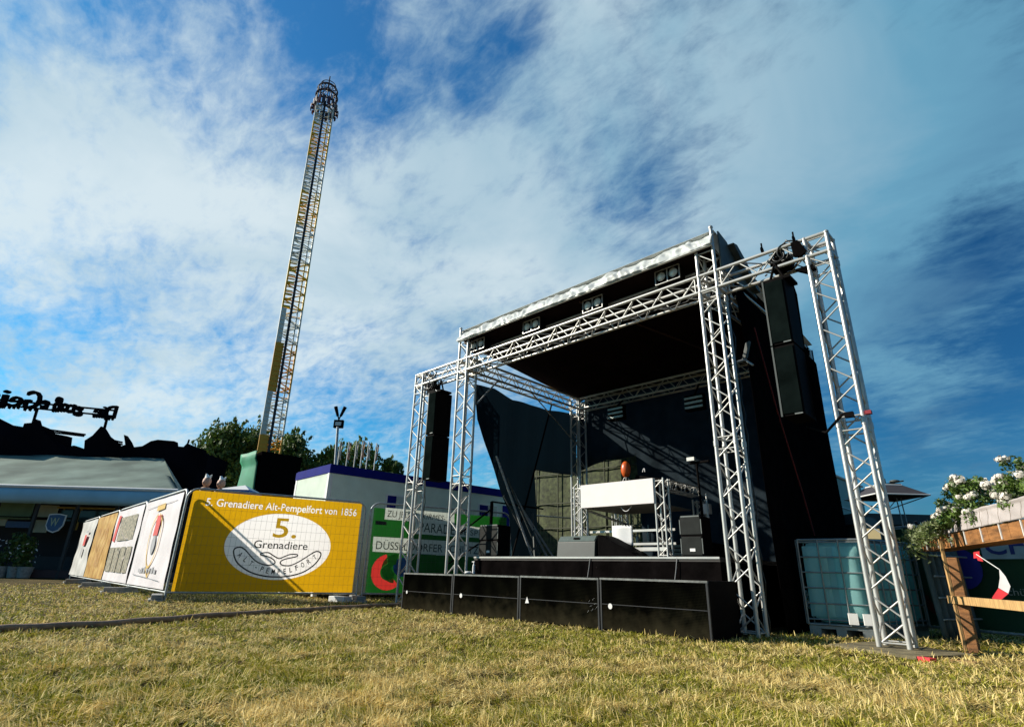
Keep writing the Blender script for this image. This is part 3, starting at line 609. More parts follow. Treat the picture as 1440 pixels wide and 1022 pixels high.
# lamps under the rear beam, pale slats paint the sunlit stripes in
for (px, py, w), lab in (((865, 580, 22), 'slatted lamp with three painted sunlit stripes hung under the rear beam, left one'), ((975, 565, 22), 'slatted lamp with three painted sunlit stripes hung under the rear beam, right one')):
    q = at_y(px, py, 10.7); t = thing('slatted_lamp', lab, 'stage lamp', (q.x, 10.7, q.z), 'slatted lamps under the rear beam')
    mb = MB(); mb.box((q.x - .21, 10.72, q.z - .17), (q.x + .21, 10.84, q.z + .17)); mb.tube((q.x, 10.78, q.z + .17), (q.x, 11.05, 4.6), .02, 6); mb.build('housing', BLACKM, t)
    for k in range(3):
        mb = MB(); mb.box((q.x - .2, 10.69, q.z - .13 + .1 * k), (q.x + .2, 10.719, q.z - .085 + .1 * k)); mb.build('sunlit_stripe', mat('sunlit_stripe', (.42, .46, .42), .35, .3) if k == 0 else bpy.data.materials['sunlit_stripe'], t)

# ------------------------------------------------------------------ twin blinder lamps under the roof
yl = 7.36
names = ['leftmost twin lamp above the front beam, beside the left corner tower', 'twin lamp second from the left above the front beam', 'twin lamp second from the right above the front beam', 'rightmost and largest looking twin lamp above the front beam']
proto = None
for i, (px, py) in enumerate([(672, 485), (748, 458), (834, 428), (939, 387)]):
    q = at_y(px, py, yl)
    if proto is None:
        proto = thing('twin_lamp', names[0], 'stage lamp', (0, 0, 0), 'twin lamps above the front beam')
        mb = MB(); w, h = .215, .125
        mb.box((-w, 0.0, -h), (w, .16, h)); mb.build('housing', BLACKM, proto)
        mb = MB()
        for (x0, x1, z0_, z1) in ((-w, w, h - .008, h), (-w, w, -h, -h + .008), (-w, -w + .008, -h + .0085, h - .0085), (w - .008, w, -h + .0085, h - .0085), (-.006, .006, -h + .0085, h - .0085)):
            mb.box((x0, -.03, z0_), (x1, -.002, z1))
        mb.build('rim_frame', ALU, proto)
        for s in (-1, 1):
            mb = MB(); c = Vector((s * w / 2, -.028, 0)); N_ = 20; ring = [c + Vector((.083 * math.cos(k * 2 * math.pi / N_), 0, .083 * math.sin(k * 2 * math.pi / N_))) for k in range(N_)]
            mb.grid(lambda u, v: c + Vector((.064 * v * math.cos(2 * math.pi * u), -.03 * (1 - v * v) + .005, .064 * v * math.sin(2 * math.pi * u))), 20, 4); ob = mb.build('lens', LENS, proto)
            mb = MB(); mb.torus(c, .070, .006, Y_, 20, 6); mb.build('lens_ring', ALU, ob, off=Vector())
        mb = MB(); mb.tube((0, .08, h), (0, .08, h + .14), .012, 6); mb.tube((-.1, .08, h + .02), (.1, .08, h + .02), .01, 6); mb.build('bracket', BLACKM, proto)
        o = proto
    else:
        o = copy_tree(proto)
    o.location = q; o['label'] = names[i]

# ------------------------------------------------------------------ line array loudspeakers
def array(x0, x1, ztop, zbot, y, label, tilt):
    t = thing('hanging_loudspeaker', label, 'hanging loudspeaker', ((x0 + x1) / 2, y, zbot), 'hanging loudspeaker columns in the truss wings')
    hm = (ztop - zbot) / 2
    for k in (0, 1):
        mb = MB(); za = zbot + k * hm + .01; zb_ = zbot + (k + 1) * hm - .01
        mb.prism([(x0, y, za), (x1, y, za), (x1 - .01, y + .44, za), (x0 + .01, y + .44, za)], (0, 0, zb_ - za)); cab = mb.build('cabinet', BLACKM, t, bevel=.008)
        mb = MB(); mb.box((x0 + .03, y - .016, za + .03), (x1 - .02, y - .003, zb_ - .03)); mb.build('grille', GRILLE, cab, off=OFF[t.name])
        mb = MB(); mb.box((x0 + .0, y - .018, za), (x0 + .02, y - .002, zb_)); mb.build('edge_trim', mat('edge_grey', (.04, .05, .046), .5) if 'edge_grey' not in bpy.data.materials else bpy.data.materials['edge_grey'], cab, off=OFF[t.name])
        mb = MB(); mb.box((x0 + .16, y - .022, za + .005), (x0 + .25, y - .003, za + .02)); mb.build('badge', EDGE, cab, off=OFF[t.name])
    mb = MB(); xm = (x0 + x1) / 2
    for s in (-.12, .12): mb.tube((xm + s, y + .2, ztop), (xm, y + .2, ztop + .32), .018, 8)
    mb.box((xm - .2, y + .05, ztop - .008), (xm + .2, y + .36, ztop + .03)); mb.build('flying_frame', BLACKM, t)
    return t
array(-2.235, -1.965, 4.36, 2.50, 6.98, 'tall black hanging loudspeaker column in the right truss wing, beside the right corner tower', 0)
array(-9.62, -9.34, 4.36, 2.42, 7.18, 'tall black hanging loudspeaker column in the left truss wing, in front of the sky', 0)
# added flat black panel for the array's own right side / cable bundles
t = thing('array_side_panel', 'flat black panel added as the right side of the right hanging loudspeaker', 'cover', (-1.9, 7.5, 2.5))
mb = MB(); mb.prism([at_y(a_, b_, 7.43) for a_, b_ in [(1090, 398), (1112, 392), (1119, 412), (1130, 486), (1137, 491), (1136, 500), (1142, 508), (1157, 580), (1157, 586), (1120, 590)]], (0, .06, 0)); mb.build('cloth', CLOTHB, t, bevel=.008)
def hoist(px, py, label, n=14, left=False):
    q = at_y(px, py, YF + .13)
    t = thing('chain_hoist', label, 'chain hoist', q, 'chain hoists clamped to the wing beams')
    mb = MB(); mb.tube(q + Vector((-.05, 0, .0)), q + Vector((-.05, 0, -.32)), .075, 12); mb.box(q + Vector((-.16, -.09, -.3)), q + Vector((.1, .09, -.12))); mb.tube(q + Vector((-.05, 0, .0)), q + Vector((-.05, 0, .06)), .02, 8); mb.build('motor', BLACKM, t, bevel=.006)
    mb = MB()
    for k in range(5):
        c = q + Vector((.02 + .05 * k - .1, -.10 - .02 * (k % 2), -.16 + .02 * k)); mb.torus(c, .065 + .012 * k, .010, Vector((.3 * (k % 3 - 1), 1, .2 * k - .3)), 20, 6)
    mb.build('cable_coil', CABLE, t)
    mb = MB()
    for k in range(n):
        a_ = q + Vector((random.uniform(-.28, .28), random.uniform(-.16, .16), random.uniform(-.30, .05))); mb.tube(a_, a_ + Vector((random.uniform(-.06, .06), random.uniform(-.05, .05), random.uniform(-.05, .08))), .011, 6)
    mb.build('shackle', STEEL, t)
    mb = MB()
    for s in (-.22, .2):
        mb.torus(q + Vector((s, -.13, .03)), .04, .012, X, 14, 6); mb.tube(q + Vector((s, -.13, .06)), q + Vector((s, -.13, .14)), .012, 6)
    mb.build('clamp', BLACKM, t)
hoist(1100, 352, 'black chain hoist with cable coils clamped on the right wing beam')
hoist(612, 535, 'black chain hoist and tangled cables clamped on the left wing beam')
t = thing('cable_bag', 'black sling hanging at the right end of the right wing beam', 'sling', (-1.9, 7.1, 4.6))
mb = MB(); q = at_y(1120, 352, YF - .05); mb.prism([q + Vector((-.06, 0, .14)), q + Vector((.03, 0, .15)), q + Vector((.12, 0, -.05)), q + Vector((.03, 0, -.1)), q + Vector((-.05, 0, -.07))], (0, .05, 0)); q = at_y(1132, 378, YF - .02); mb.prism([q + Vector((-.13, 0, .04)), q + Vector((.1, 0, .03)), q + Vector((.12, 0, -.03)), q + Vector((.0, 0, -.05))], (0, .08, 0)); mb.build('webbing', CLOTHB, t)
# floodlight bar on right corner tower, red strap, clamps
q = at_y(1046, 505, 7.62)
t = thing('spot_lamp', 'small grey lamp bracket clamped on the right corner tower at mid height', 'lamp', q)
mb = MB(); mb.obox(q + Vector((-.03, 0, 0)), (.06, 0, .02), (0, .07, 0), (.08, 0, .24)); mb.build('lamp_body', DGREY, t, bevel=.006)
mb = MB(); mb.tube(q + Vector((.02, .03, 0)), q + Vector((-.12, -.1, -.06)), .018, 8); mb.tube(q + Vector((.0, .03, 0)), q + Vector((.12, .0, -.12)), .014, 8); mb.build('bracket', STEEL, t)
mb = MB(); q = at_y(1220, 578, YF - .04); mb.box((q.x - .03, YF - .031, q.z - .025), (q.x + .03, YF + .031, q.z + .015)); tag(mb.build('red_band', mat('dark_red_band', (.25, .01, .02), .6)), 'dark red band around the right hand tower chord', 'band')
t = thing('microphone_arm', 'thin black clamp arm sticking out from the left chord of the loudspeaker tower', 'arm', at_y(1175, 595, 7.15))
mb = MB(); mb.path([at_y(1135, 600, 7.3), at_y(1162, 608, 7.2), at_y(1185, 582, 7.15), at_y(1197, 583, 7.12)], .016); q = at_y(1195, 583, 7.12); mb.box(q - Vector((.05, .03, .03)), q + Vector((.04, .03, .03))); mb.build('arm', BLACKM, t)
mb = MB(); mb.path([(xr + .06, 8.2, 4.3), (xr + .08, 8.6, 3.1), (xr + .08, 9.2, 1.9), (xr + .08, 9.45, 1.3)], .013); tag(mb.build('red_strap', mat('dull_red_strap', (.16, .015, .012), .8)), 'dull red strap running down the black right side sheet', 'strap')
mb = MB(); q = at_x(1133, 840, xr + .12)
for k in range(5): mb.torus(q + Vector((.02, .0, -.04 * k + .06)), .03, .006, Vector((1, .4 * (k % 2), .3)), 12, 5)
tag(mb.build('rope_coil', PALE, off=q), 'pale rope coil tied low on the black right side sheet', 'rope').location = q

def cable_run(pts, label, amp=.02, r_=.009, seed=1):
    rr_ = random.Random(seed); P = []
    for a_, b_ in zip(pts[:-1], pts[1:]):
        a_, b_ = Vector(a_), Vector(b_); n_ = max(2, int((b_ - a_).length / .14))
        P += [a_.lerp(b_, k / n_) + Vector((rr_.uniform(-1, 1), rr_.uniform(-1, 1), rr_.uniform(-1, 1))) * amp for k in range(n_)]
    P.append(Vector(pts[-1])); m_ = MB(); m_.path(P, r_, 6); tag(m_.build('cable', CABLE), label, 'cable')
cable_run([(XR + CC + .03, YF + CC + .03, .05), (XR + CC + .03, YF + CC + .03, 4.6), (XR + .1, YF + .2, 4.68), (XL + 1.2, YF + .2, 4.68), (XL + .35, YF + .2, 4.66)], 'black cable running up the right corner tower and along inside the front beam', .022, .010, 3)
cable_run([(XPR - .02, YF + CC + .02, .08), (XPR - .03, YF + CC + .03, 4.6), (-1.95, YF + .15, 4.72)], 'black cable tied down the rear left chord of the right loudspeaker tower', .018, .008, 5)
cable_run([(XFL + CC, YF + CC + .03, .05), (XFL + CC + .02, YF + CC + .03, 4.6), (-9.5, YF + .15, 4.7)], 'black cable tied down the left loudspeaker tower to the grass', .018, .008, 6)
cable_run([(XL + .3, 7.62, 5.24), (-7.6, 7.62, 5.17), (-6.7, 7.62, 5.24), (-5.9, 7.62, 5.16), (-5.2, 7.62, 5.24), (-4.4, 7.62, 5.17), (XR, 7.62, 5.24)], 'sagging black cable looped along the lamp bar under the roof edge', .012, .009, 7)
# ---------------- mobile fences with banners
FW, FH = 3.5, 2.0
def rounded(w, h, r, z0, n=6):
    P = [(0, z0)]; P += [(r - r * math.cos(a), z0 + h - r + r * math.sin(a)) for a in [math.pi / 2 * k / n for k in range(n + 1)]]
    P += [(w - r + r * math.sin(a), z0 + h - r + r * math.cos(a)) for a in [math.pi / 2 * k / n for k in range(n + 1)]] + [(w, z0)]; return P
def make_fence():
    t = thing('mobile_fence', 'x', 'fence', (0, 0, 0), 'mobile wire fence panels around the field', local=True)
    mb = MB(); P = [Vector((x, 0, z)) for x, z in rounded(FW, 1.9, .2, .14)]; P[0].z = P[-1].z = .02
    mb.path(P, .021, 8); mb.tube((0, 0, .16), (FW, 0, .16), .016, 8); mb.build('frame', STEEL, t)
    mb = MB()
    for k in range(1, 35): x = FW * k / 35; mb.tube((x, .0, .16), (x, .0, 2.02 if .2 < x < FW - .2 else 1.95), .0015, 4, caps=False)
    for k in range(1, 11): z = .16 + 1.85 * k / 11; mb.tube((0.02, .004, z), (FW - .02, .004, z), .0017, 4, caps=False)
    mb.build('wire_mesh', mat('wire', (.10, .10, .09), .5, .4), t); 
    return t
fproto = make_fence(); fence_used = [False]
def fence(p0, ang, label):
    o = fproto if not fence_used[0] else copy_tree(fproto); fence_used[0] = True
    o.location = p0; o.rotation_euler = (0, 0, ang); o['label'] = label; return o
foot_proto = [None]
def foot(p, ang, label):
    if foot_proto[0] is None:
        mb = MB(); mb.prism([(-.36, -.12, 0), (.36, -.12, 0), (.36, .12, 0), (-.36, .12, 0)], (0, 0, .05)); mb.prism([(-.33, -.10, .052), (.33, -.10, .052), (.30, .08, .052), (-.30, .08, .052)], (0, 0, .075))
        o = mb.build('concrete_block', CONC, bevel=.012); foot_proto[0] = o
    else: o = foot_proto[0].copy(); col.objects.link(o)
    o.location = p; o.rotation_euler = (0, 0, ang); tag(o, label, 'fence foot', 'concrete feet of the mobile fence')
def cut_mask(polys, x0, z0, w, h, nu, nv):
    M = np.zeros((nv, nu), bool); cx_ = x0 + w * (np.arange(nu) + .5) / nu; cz_ = z0 + h * (np.arange(nv) + .5) / nv
    for P in polys:
        xs = [p[0] for p in P]; zs = [p[1] for p in P]
        i0, i1 = np.searchsorted(cx_, [min(xs), max(xs)]); j0, j1 = np.searchsorted(cz_, [min(zs), max(zs)])
        if i0 >= i1 or j0 >= j1: continue
        Xg, Zg = np.meshgrid(cx_[i0:i1], cz_[j0:j1]); ins = np.zeros(Xg.shape, bool); n = len(P)
        for k in range(n):
            (xa, za), (xb, zb) = P[k], P[(k + 1) % n]
            if za == zb: continue
            c = ((za > Zg) != (zb > Zg)) & (Xg < (xb - xa) * (Zg - za) / (zb - za) + xa); ins ^= c
        M[j0:j1, i0:i1] |= ins
    return M
def mb_polys(mb): return [[(mb.v[i][0], mb.v[i][2]) for i in f] for f in mb.f]
def banner(name, label, p0, ang, m, w=3.34, h=1.72, z0=.2, yoff=.02, x0=.08, wr=.012, seed=1, cat='banner', drape=None, cuts=None, cell=.006):
    """banner cloth in the fence's own frame: x along, y behind (+) the wires"""
    t = thing(name, label, cat, p0, rz=ang, local=True)
    rr = random.Random(seed); ph = [rr.uniform(0, 6) for _ in range(6)]
    def fn(u, v):
        dep = wr * (math.sin(9 * u + 4 * v + ph[0]) * .5 + math.sin(21 * u - 7 * v + ph[1]) * .3 + math.sin(5 * u + 17 * v + ph[2]) * .3)
        sag = 0.0 if drape is None else drape * math.sin(math.pi * u)
        return Vector((x0 + w * u, yoff + .014 + dep, z0 + h * v - sag * v))
    mb = MB()
    if cuts:
        nu, nv = int(w / cell), int(h / cell); M = cut_mask(cuts, x0, z0, w, h, nu, nv); mb.grid(fn, nu, nv)
        keep = ~M.ravel(); mb.f = [f for f, k in zip(mb.f, keep) if k]; mb.sm = [True] * len(mb.f)
    else: mb.grid(fn, 70, 36)
    mb.build('cloth', m, t)
    return t
def Fx(x, z, y=-.004): return Vector((x, y, z))   # front graphics plane of a banner (in the fence's frame)
YEL = mat('yellow_banner', (0.15, 0.085, 0.003), 0.6, 0, 0.10, 2.5, .4, 6, trans=0.70, tcol=(0.68, 0.365, 0.006))
pC = Vector((-12.16, 3.52, 0)); pD = Vector((-11.22, 6.90, 0)); angY = math.atan2(pD.y - pC.y, pD.x - pC.x)
fence(pC, angY, 'mobile fence section carrying the yellow banner with the white oval')
BW = mat('banner_white', (0.76, 0.74, 0.72), 0.6, 0, .03, 10, trans=.7, tcol=(.98, .93, .92))
BK = mat('banner_black', (0.012, 0.012, 0.014), 0.7, trans=.1); BGOLD = mat('banner_gold', (0.50, 0.30, 0.01), .6, trans=.5, tcol=(.8, .5, .02))
yg = .0405
ec = (.10 + .524 * 3.3, .16 + .475 * 1.86); ea, eb = 1.02, .64
ov = MB(); N_ = 64; ov.add([Fx(ec[0] + ea * math.cos(2 * math.pi * k / N_), ec[1] + eb * math.sin(2 * math.pi * k / N_), yg) for k in range(N_)], [tuple(range(N_))])
hd = MB(); put_text(hd, '5. Grenadiere Alt-Pempelfort von 1856', Fx(.34, 1.74, yg), X, Z, .15, width=2.98, bold=.018)
hc = MB(); put_text(hc, '5. Grenadiere Alt-Pempelfort von 1856', Fx(.335, 1.738, yg), X, Z, .153, width=2.99, bold=.03)
t = banner('yellow_banner', 'yellow banner with a white oval and the name of a grenadier company on it', pC, angY, YEL, wr=.0015, yoff=.030, h=1.83, z0=.18, seed=3, cuts=mb_polys(ov) + mb_polys(hc))
ov.build('oval', BW, t); hd.build('headline', BW, t)
mb = MB(); put_text(mb, '5.', Fx(ec[0] + .06, ec[1] + .17, yg - .005), X, Z, .40, width=.46, bold=.012, centre=True); mb.build('numeral', BGOLD, t)
mb = MB(); put_text(mb, 'Grenadiere', Fx(ec[0] + .03, ec[1] - .05, yg - .005), X, Z, .155, width=1.04, bold=.01, centre=True); mb.build('name_lettering', BK, t)
mb = MB()
s_ = 'ALT-PEMPELFORT'; n_s = len(s_)
for k, ch in enumerate(s_):
    sx_ = (k + .5) / n_s * 2 - 1; px_ = ec[0] + .01 + .80 * sx_; pz_ = ec[1] - .535 + .36 * sx_ * sx_; sl_ = math.atan(.85 * sx_)
    put_text(mb, ch, Fx(px_, pz_, yg - .005), Vector((math.cos(sl_), 0, math.sin(sl_))), Vector((-math.sin(sl_), 0, math.cos(sl_))), .10, width=(.028 if ch == '-' else .062 if ch in 'AMOR' else .05), centre=True, bold=.022)
mb.build('arc_lettering', BK, t)
def ribbon(mb, pts, w, y):
    P = [Fx(a, b, y) for a, b in pts]; n = len(P); L = []; Rr = []
    for i in range(n):
        d = (P[min(i + 1, n - 1)] - P[max(i - 1, 0)]).normalized(); nn = Vector((-d.z, 0, d.x)); L.append(P[i] + nn * w / 2); Rr.append(P[i] - nn * w / 2)
    mb.add(L + Rr, [(i, i + 1, n + i + 1, n + i) for i in range(n - 1)])
def smooth_curve(pts, n=10):
    out = []; m_ = len(pts)
    for i in range(m_ - 1):
        p0, p1, p2, p3 = pts[max(i - 1, 0)], pts[i], pts[i + 1], pts[min(i + 2, m_ - 1)]
        for k in range(n):
            s = k / n; out.append(tuple(.5 * ((2 * p1[j]) + (-p0[j] + p2[j]) * s + (2 * p0[j] - 5 * p1[j] + 4 * p2[j] - p3[j]) * s * s + (-p0[j] + 3 * p1[j] - 3 * p2[j] + p3[j]) * s ** 3) for j in (0, 1)))
    out.append(pts[-1]); return out
def zc(px, pz):  # traced from the oval's own drawing (zoomed pixel units) to banner units
    return (ec[0] + (px - 730) / 310 * ea, ec[1] - (pz - 440) / 195 * eb)
mb = MB()
outer = [zc(*p) for p in [(540, 470), (510, 455), (480, 465), (480, 495), (510, 545), (580, 590), (660, 613), (735, 618), (810, 612), (890, 588), (950, 545), (982, 498), (982, 470), (955, 462), (925, 478)]]
lin = [zc(*p) for p in [(540, 470), (600, 525), (650, 548), (700, 550), (718, 535), (700, 515), (660, 500), (630, 495), (632, 485), (670, 480), (700, 495), (738, 512), (770, 498), (800, 486), (838, 485), (842, 495), (810, 505), (765, 518), (748, 535), (765, 550), (810, 550), (860, 525), (925, 478)]]
ribbon(mb, smooth_curve(outer), .026, yg - .005); ribbon(mb, smooth_curve(lin), .022, yg - .0055)
mb.build('ribbon_emblem', BK, t)

# white and orange banners on the fence running left
dW = Vector((-3.52, 0.21, 0)); angW = math.atan2(-dW.y, -dW.x); p = Vector((-12.30, 3.56, 0))
WB1 = mat('white_banner_pink', (0.74, 0.68, 0.70), .6, 0, .05, 2, .3, 5, trans=.08)
WB2 = mat('white_banner_grey', (0.60, 0.58, 0.55), .6, 0, .06, 2, .4, 5, trans=.08)
ORB = mat('orange_banner', (0.66, 0.30, 0.05), .6, 0, .22, 3, .4, 5, trans=.3, c2=(0.80, 0.50, 0.14))
PRT = mat('photo_print', (0.06, 0.075, 0.04), .6, 0, .6, 14, c2=(.50, .42, .30))
PGR = mat('print_grey', (.35, .34, .36), .6); BREDM = mat('banner_red', (.62, .06, .05), .6)
labs = [('white_banner', 'white banner with a small crest, nearest the corner with the yellow banner', WB1), ('photo_banner', 'white banner printed with rows of dark photographs, second from the corner', WB1),
        ('orange_banner', 'orange yellow banner with faint ornament, third from the corner', ORB), ('grey_white_banner', 'slack greyish white banner with a small red crest at the far left end', WB2)]
for i in range(4):
    q0 = p + dW * (i + 1) - dW.normalized() * 0
    fence(q0, angW, ['mobile fence section behind the white crest banner next to the corner', 'mobile fence section holding the photo print banner', 'mobile fence section holding the orange banner', 'mobile fence section at the far left end with the slack banner'][i])
    nm, lb, m_ = labs[i]
    b = banner(nm, lb, q0, angW, m_, yoff=-.055, wr=.014 if i < 3 else .03, seed=20 + i, h=1.78, z0=.2)
    if i == 0:
        y = -.062
        mb = MB()
        for k in range(30):
            a0_, a1_ = 2 * math.pi * k / 30, 2 * math.pi * (k + 1) / 30; 
        ribbon(mb, smooth_curve([(1.75 + dx_, 1.15 + dz_) for dx_, dz_ in [(-.05, .5), (-.36, .3), (-.42, -.1), (-.2, -.45), (.08, -.58), (.35, -.42), (.5, -.05), (.42, .32), (.1, .5)]]), .05, y); ribbon(mb, [(1.65, .55), (1.95, .38), (2.1, .5)], .05, y); mb.build('gold_wreath', mat('print_gold', (.62, .40, .10), .6), b)
        mb = MB(); mb.add([Fx(x_, z_, y) for x_, z_ in [(1.62, 1.2), (2.02, 1.2), (2.05, 1.62), (1.66, 1.62)]], [(0, 1, 2, 3)]); mb.build('red_field', BREDM, b)
        mb = MB(); mb.add([Fx(1.83 + .17 * math.cos(k * .4), 1.02 + .2 * math.sin(k * .4), y) for k in range(16)], [tuple(range(16))]); ribbon(mb, [(.45, 1.82), (3.1, 1.85)], .012, y); ribbon(mb, [(.45, 1.82), (.45, .42)], .012, y); ribbon(mb, [(.45, .42), (3.0, .34)], .012, y); mb.build('grey_print', PGR, b)
        mb = MB()
        for k in range(7): mb.add([Fx(x_, z_, y) for x_, z_ in [(1.0 + .24 * k, .46), (1.16 + .24 * k, .46), (1.16 + .24 * k, .54 + .03 * (k % 3)), (1.0 + .24 * k, .54)]], [(0, 1, 2, 3)])
        mb.build('small_print', PGR, b)
        mb = MB(); mb.add([Fx(x_, z_, y) for x_, z_ in [(1.45, 1.72), (2.15, 1.74), (2.15, 1.86), (1.45, 1.84)]], [(0, 1, 2, 3)]); mb.build('gold_title', bpy.data.materials['print_gold'], b)
    if i == 1:
        y = -.062
        for (x0_, x1_, z0_, z1_) in [(.9, 3.0, 1.18, 1.78), (.25, .95, .42, 1.02), (1.05, 1.75, .42, 1.02), (1.85, 2.5, .42, 1.02), (2.6, 3.2, .42, 1.02)]:
            mb = MB(); mb.add([Fx(x_, z_, y) for x_, z_ in [(x0_, z0_), (x1_, z0_), (x1_, z1_), (x0_, z1_)]], [(0, 1, 2, 3)]); mb.build('photo_print', PRT, b)
        mb = MB(); mb.add([Fx(x_, z_, y) for x_, z_ in [(.25, 1.2), (.62, 1.15), (.75, 1.85), (.45, 1.85)]], [(0, 1, 2, 3)]); mb.build('red_print', BREDM, b)
        mb = MB(); ribbon(mb, smooth_curve([(1.0, 1.75), (1.3, 1.45), (1.9, 1.25), (2.5, 1.2)]), .05, y - .004); ribbon(mb, [(2.2, .5), (2.9, 1.0)], .04, y - .004); ribbon(mb, [(1.4, .45), (1.8, 1.0)], .04, y - .004); mb.build('white_swoosh', BW, b)
    if i == 2:
        y = -.062; mb = MB()
        for k in range(5): ribbon(mb, smooth_curve([(1.0 + .35 * k + .2 * math.sin(k + j), .5 + .22 * j) for j in range(6)], 5), .03, y)
        mb.build('faint_ornament', mat('print_brown', (.50, .26, .12), .6), b)
    if i == 3:
        y = -.085; mb = MB(); mb.add([Fx(x_, z_, y) for x_, z_ in [(1.75, 1.15), (2.2, 1.15), (2.2, 1.5), (1.75, 1.5)]], [(0, 1, 2, 3)]); mb.build('red_crest', BREDM, b)
        mb = MB(); mb.add([Fx(x_, z_, y) for x_, z_ in [(1.7, .85), (2.0, .75), (2.0, 1.05), (1.8, 1.08)]], [(0, 1, 2, 3)]); mb.add([Fx(x_, z_, y) for x_, z_ in [(1.9, 1.56), (2.4, 1.58), (2.4, 1.64), (1.9, 1.62)]], [(0, 1, 2, 3)]); mb.build('dark_print', PGR, b)
perp = angW + math.pi / 2
for i, (dx_, lab) in enumerate([(0.02, 'concrete foot under the corner where white and yellow banners meet'), (1.0, 'concrete foot between the white crest banner and the photo banner'), (2.0, 'concrete foot between the photo banner and the orange banner'), (3.0, 'concrete foot under the joint of the orange and greyish banners')]):
    q = p + dW * dx_; foot((q.x + (0.05 if i == 0 else 0), q.y - .14, .0), perp if i else angY + 1.57, lab)
foot((pD.x + .1, pD.y - .05, 0), angY + 1.57, 'concrete foot between the yellow banner and the green banner')
mb = MB(); q = pD + Vector((-.25, -.5, 0)); mb.obox(q, (.45, .1, 0), (-.06, .22, 0), (0, 0, .11)); tag(mb.build('white_block', PALE, bevel=.01), 'small white block in the grass by the joint of yellow and green banners', 'block')

# green banner fences
GRN = mat('green_banner', (0.02, 0.13, 0.025), .6, 0, .25, 2.5, .2, 6, trans=.45, tcol=(0.012, 0.13, 0.014))
pE = Vector((-11.10, 6.95, 0)); dG = (Vector((-10.05, 10.2, 0)) - pE).normalized(); angG = math.atan2(dG.y, dG.x)
def uvG(px, py):
    v = ray(px, py); nG = Vector((dG.y, -dG.x, 0)); k = pE.dot(nG) / v.dot(nG); q_ = v * k; return ((q_ - pE).dot(dG), q_.z + H)
for k in range(2): fence(pE + dG * (3.58 * k), angG, ['mobile fence section carrying the green banner beside the yellow one', 'mobile fence section behind the left rear of the stage'][k])
STR = mat('white_strip', (.70, .71, .66), .6, trans=.5, tcol=(.62, .66, .58))
def quadG(*pp): return [uvG(*p_) for p_ in pp]
strips = [quadG((541.4, 729.6), (640, 737), (640, 721.5), (542.9, 713.2)), quadG((584, 750), (690, 757), (690, 742.6), (585, 731)), quadG((524, 775), (690, 784), (690, 763.5), (526, 754))]
RA = MB()
def ring(mb, cx_, cz_, r0_, r1_, a0_, a1_, y): 
    n = 20; mb.add([Fx(cx_ + r * math.cos(a0_ + (a1_ - a0_) * k / n), cz_ + r * 1.0 * math.sin(a0_ + (a1_ - a0_) * k / n), y) for r in (r0_, r1_) for k in range(n + 1)], [(k, k + 1, n + 2 + k, n + 1 + k) for k in range(n)])
rc = uvG(546, 804); ring(RA, rc[0], rc[1], .17, .37, math.pi * .55, math.pi * 1.75, .0410)
t = banner('green_banner', 'green banner with white text strips and a red arc, left of the stage', pE, angG, GRN, w=3.34, yoff=.03, seed=9, wr=.0015, h=1.76, z0=.18, cuts=strips + mb_polys(RA), cell=.012)
for q_ in strips:
    mb = MB(); mb.add([Fx(a_, b_, .0405) for a_, b_ in q_], [(0, 1, 2, 3)]); mb.build('text_strip', STR, t)
RA.build('red_arc', mat('banner_bright_red', (.62, .04, .03), .6, trans=.5, tcol=(.85, .05, .04)), t)
BG = mat('dark_lettering', (.03, .045, .03), .6)
def gtext(mb, s_, x0_, yb_, x1_, yt_, shear=0.0, yb1=None):
    a_ = uvG(x0_, yb_); b_ = uvG(x1_, yb1 or yb_); c_ = uvG(x0_, yt_); put_text(mb, s_, Fx(a_[0], a_[1], .036), Vector((b_[0] - a_[0], 0, b_[1] - a_[1])).normalized(), Z, c_[1] - a_[1], width=b_[0] - a_[0], shear=shear)
mb = MB(); gtext(mb, 'ZU JEDER', 545, 726, 588, 716.5, yb1=729); gtext(mb, 'KIRMES-', 594, 729, 627, 721, .25, yb1=732); mb.build('lettering', BG, t); mb = MB()
gtext(mb, 'PARADE', 590, 747, 640, 733, yb1=751.5); gtext(mb, 'BEISPIEL', 646, 751, 688, 743, yb1=754); mb.build('lettering', BG, t); mb = MB(); gtext(mb, 'DÜSSELDORFER SCHÜTZEN', 529, 771.5, 688, 759.5, yb1=779.5); mb.build('lettering', BG, t)
rc = uvG(556, 799); mb = MB(); ring(mb, rc[0], rc[1], .08, .30, math.pi * .45, math.pi * 1.5, .0370); mb.build('green_arc', mat('banner_leaf_green', (.08, .34, .05), .6, trans=.5, tcol=(.1, .5, .05)), t)
rc = uvG(566, 797); mb = MB(); ring(mb, rc[0], rc[1], .0, .20, 0, 2 * math.pi, .0385); mb.build('blue_dot', mat('banner_blue', (.03, .12, .42), .6, trans=.3), t)
mb = MB(); mb.add([Fx(a_, b_, .028) for a_, b_ in quadG((528.5, 737), (544, 738), (544, 733), (528.5, 731.5))], [(0, 1, 2, 3)]); mb.build('dark_vent', BK, t)

# brown hose across the grass
mb = MB(); H0 = [(-6.0, -1.2), (-6.75, .2), (-7.44, .83), (-7.6, 1.71), (-8.22, 3.0), (-8.88, 4.83), (-9.30, 6.3), (-9.6, 7.6)]
H1 = smooth_curve(H0, 10)
mb.path([Vector((x_, y_, .045 + .004 * math.sin(i))) for i, (x_, y_) in enumerate(H1)], .034, 10)
tag(mb.build('hose', mat('brown_hose', (.34, .20, .12), .6, 0, .3, 9)), 'long brown hose lying across the grass towards the left truss tower', 'hose')

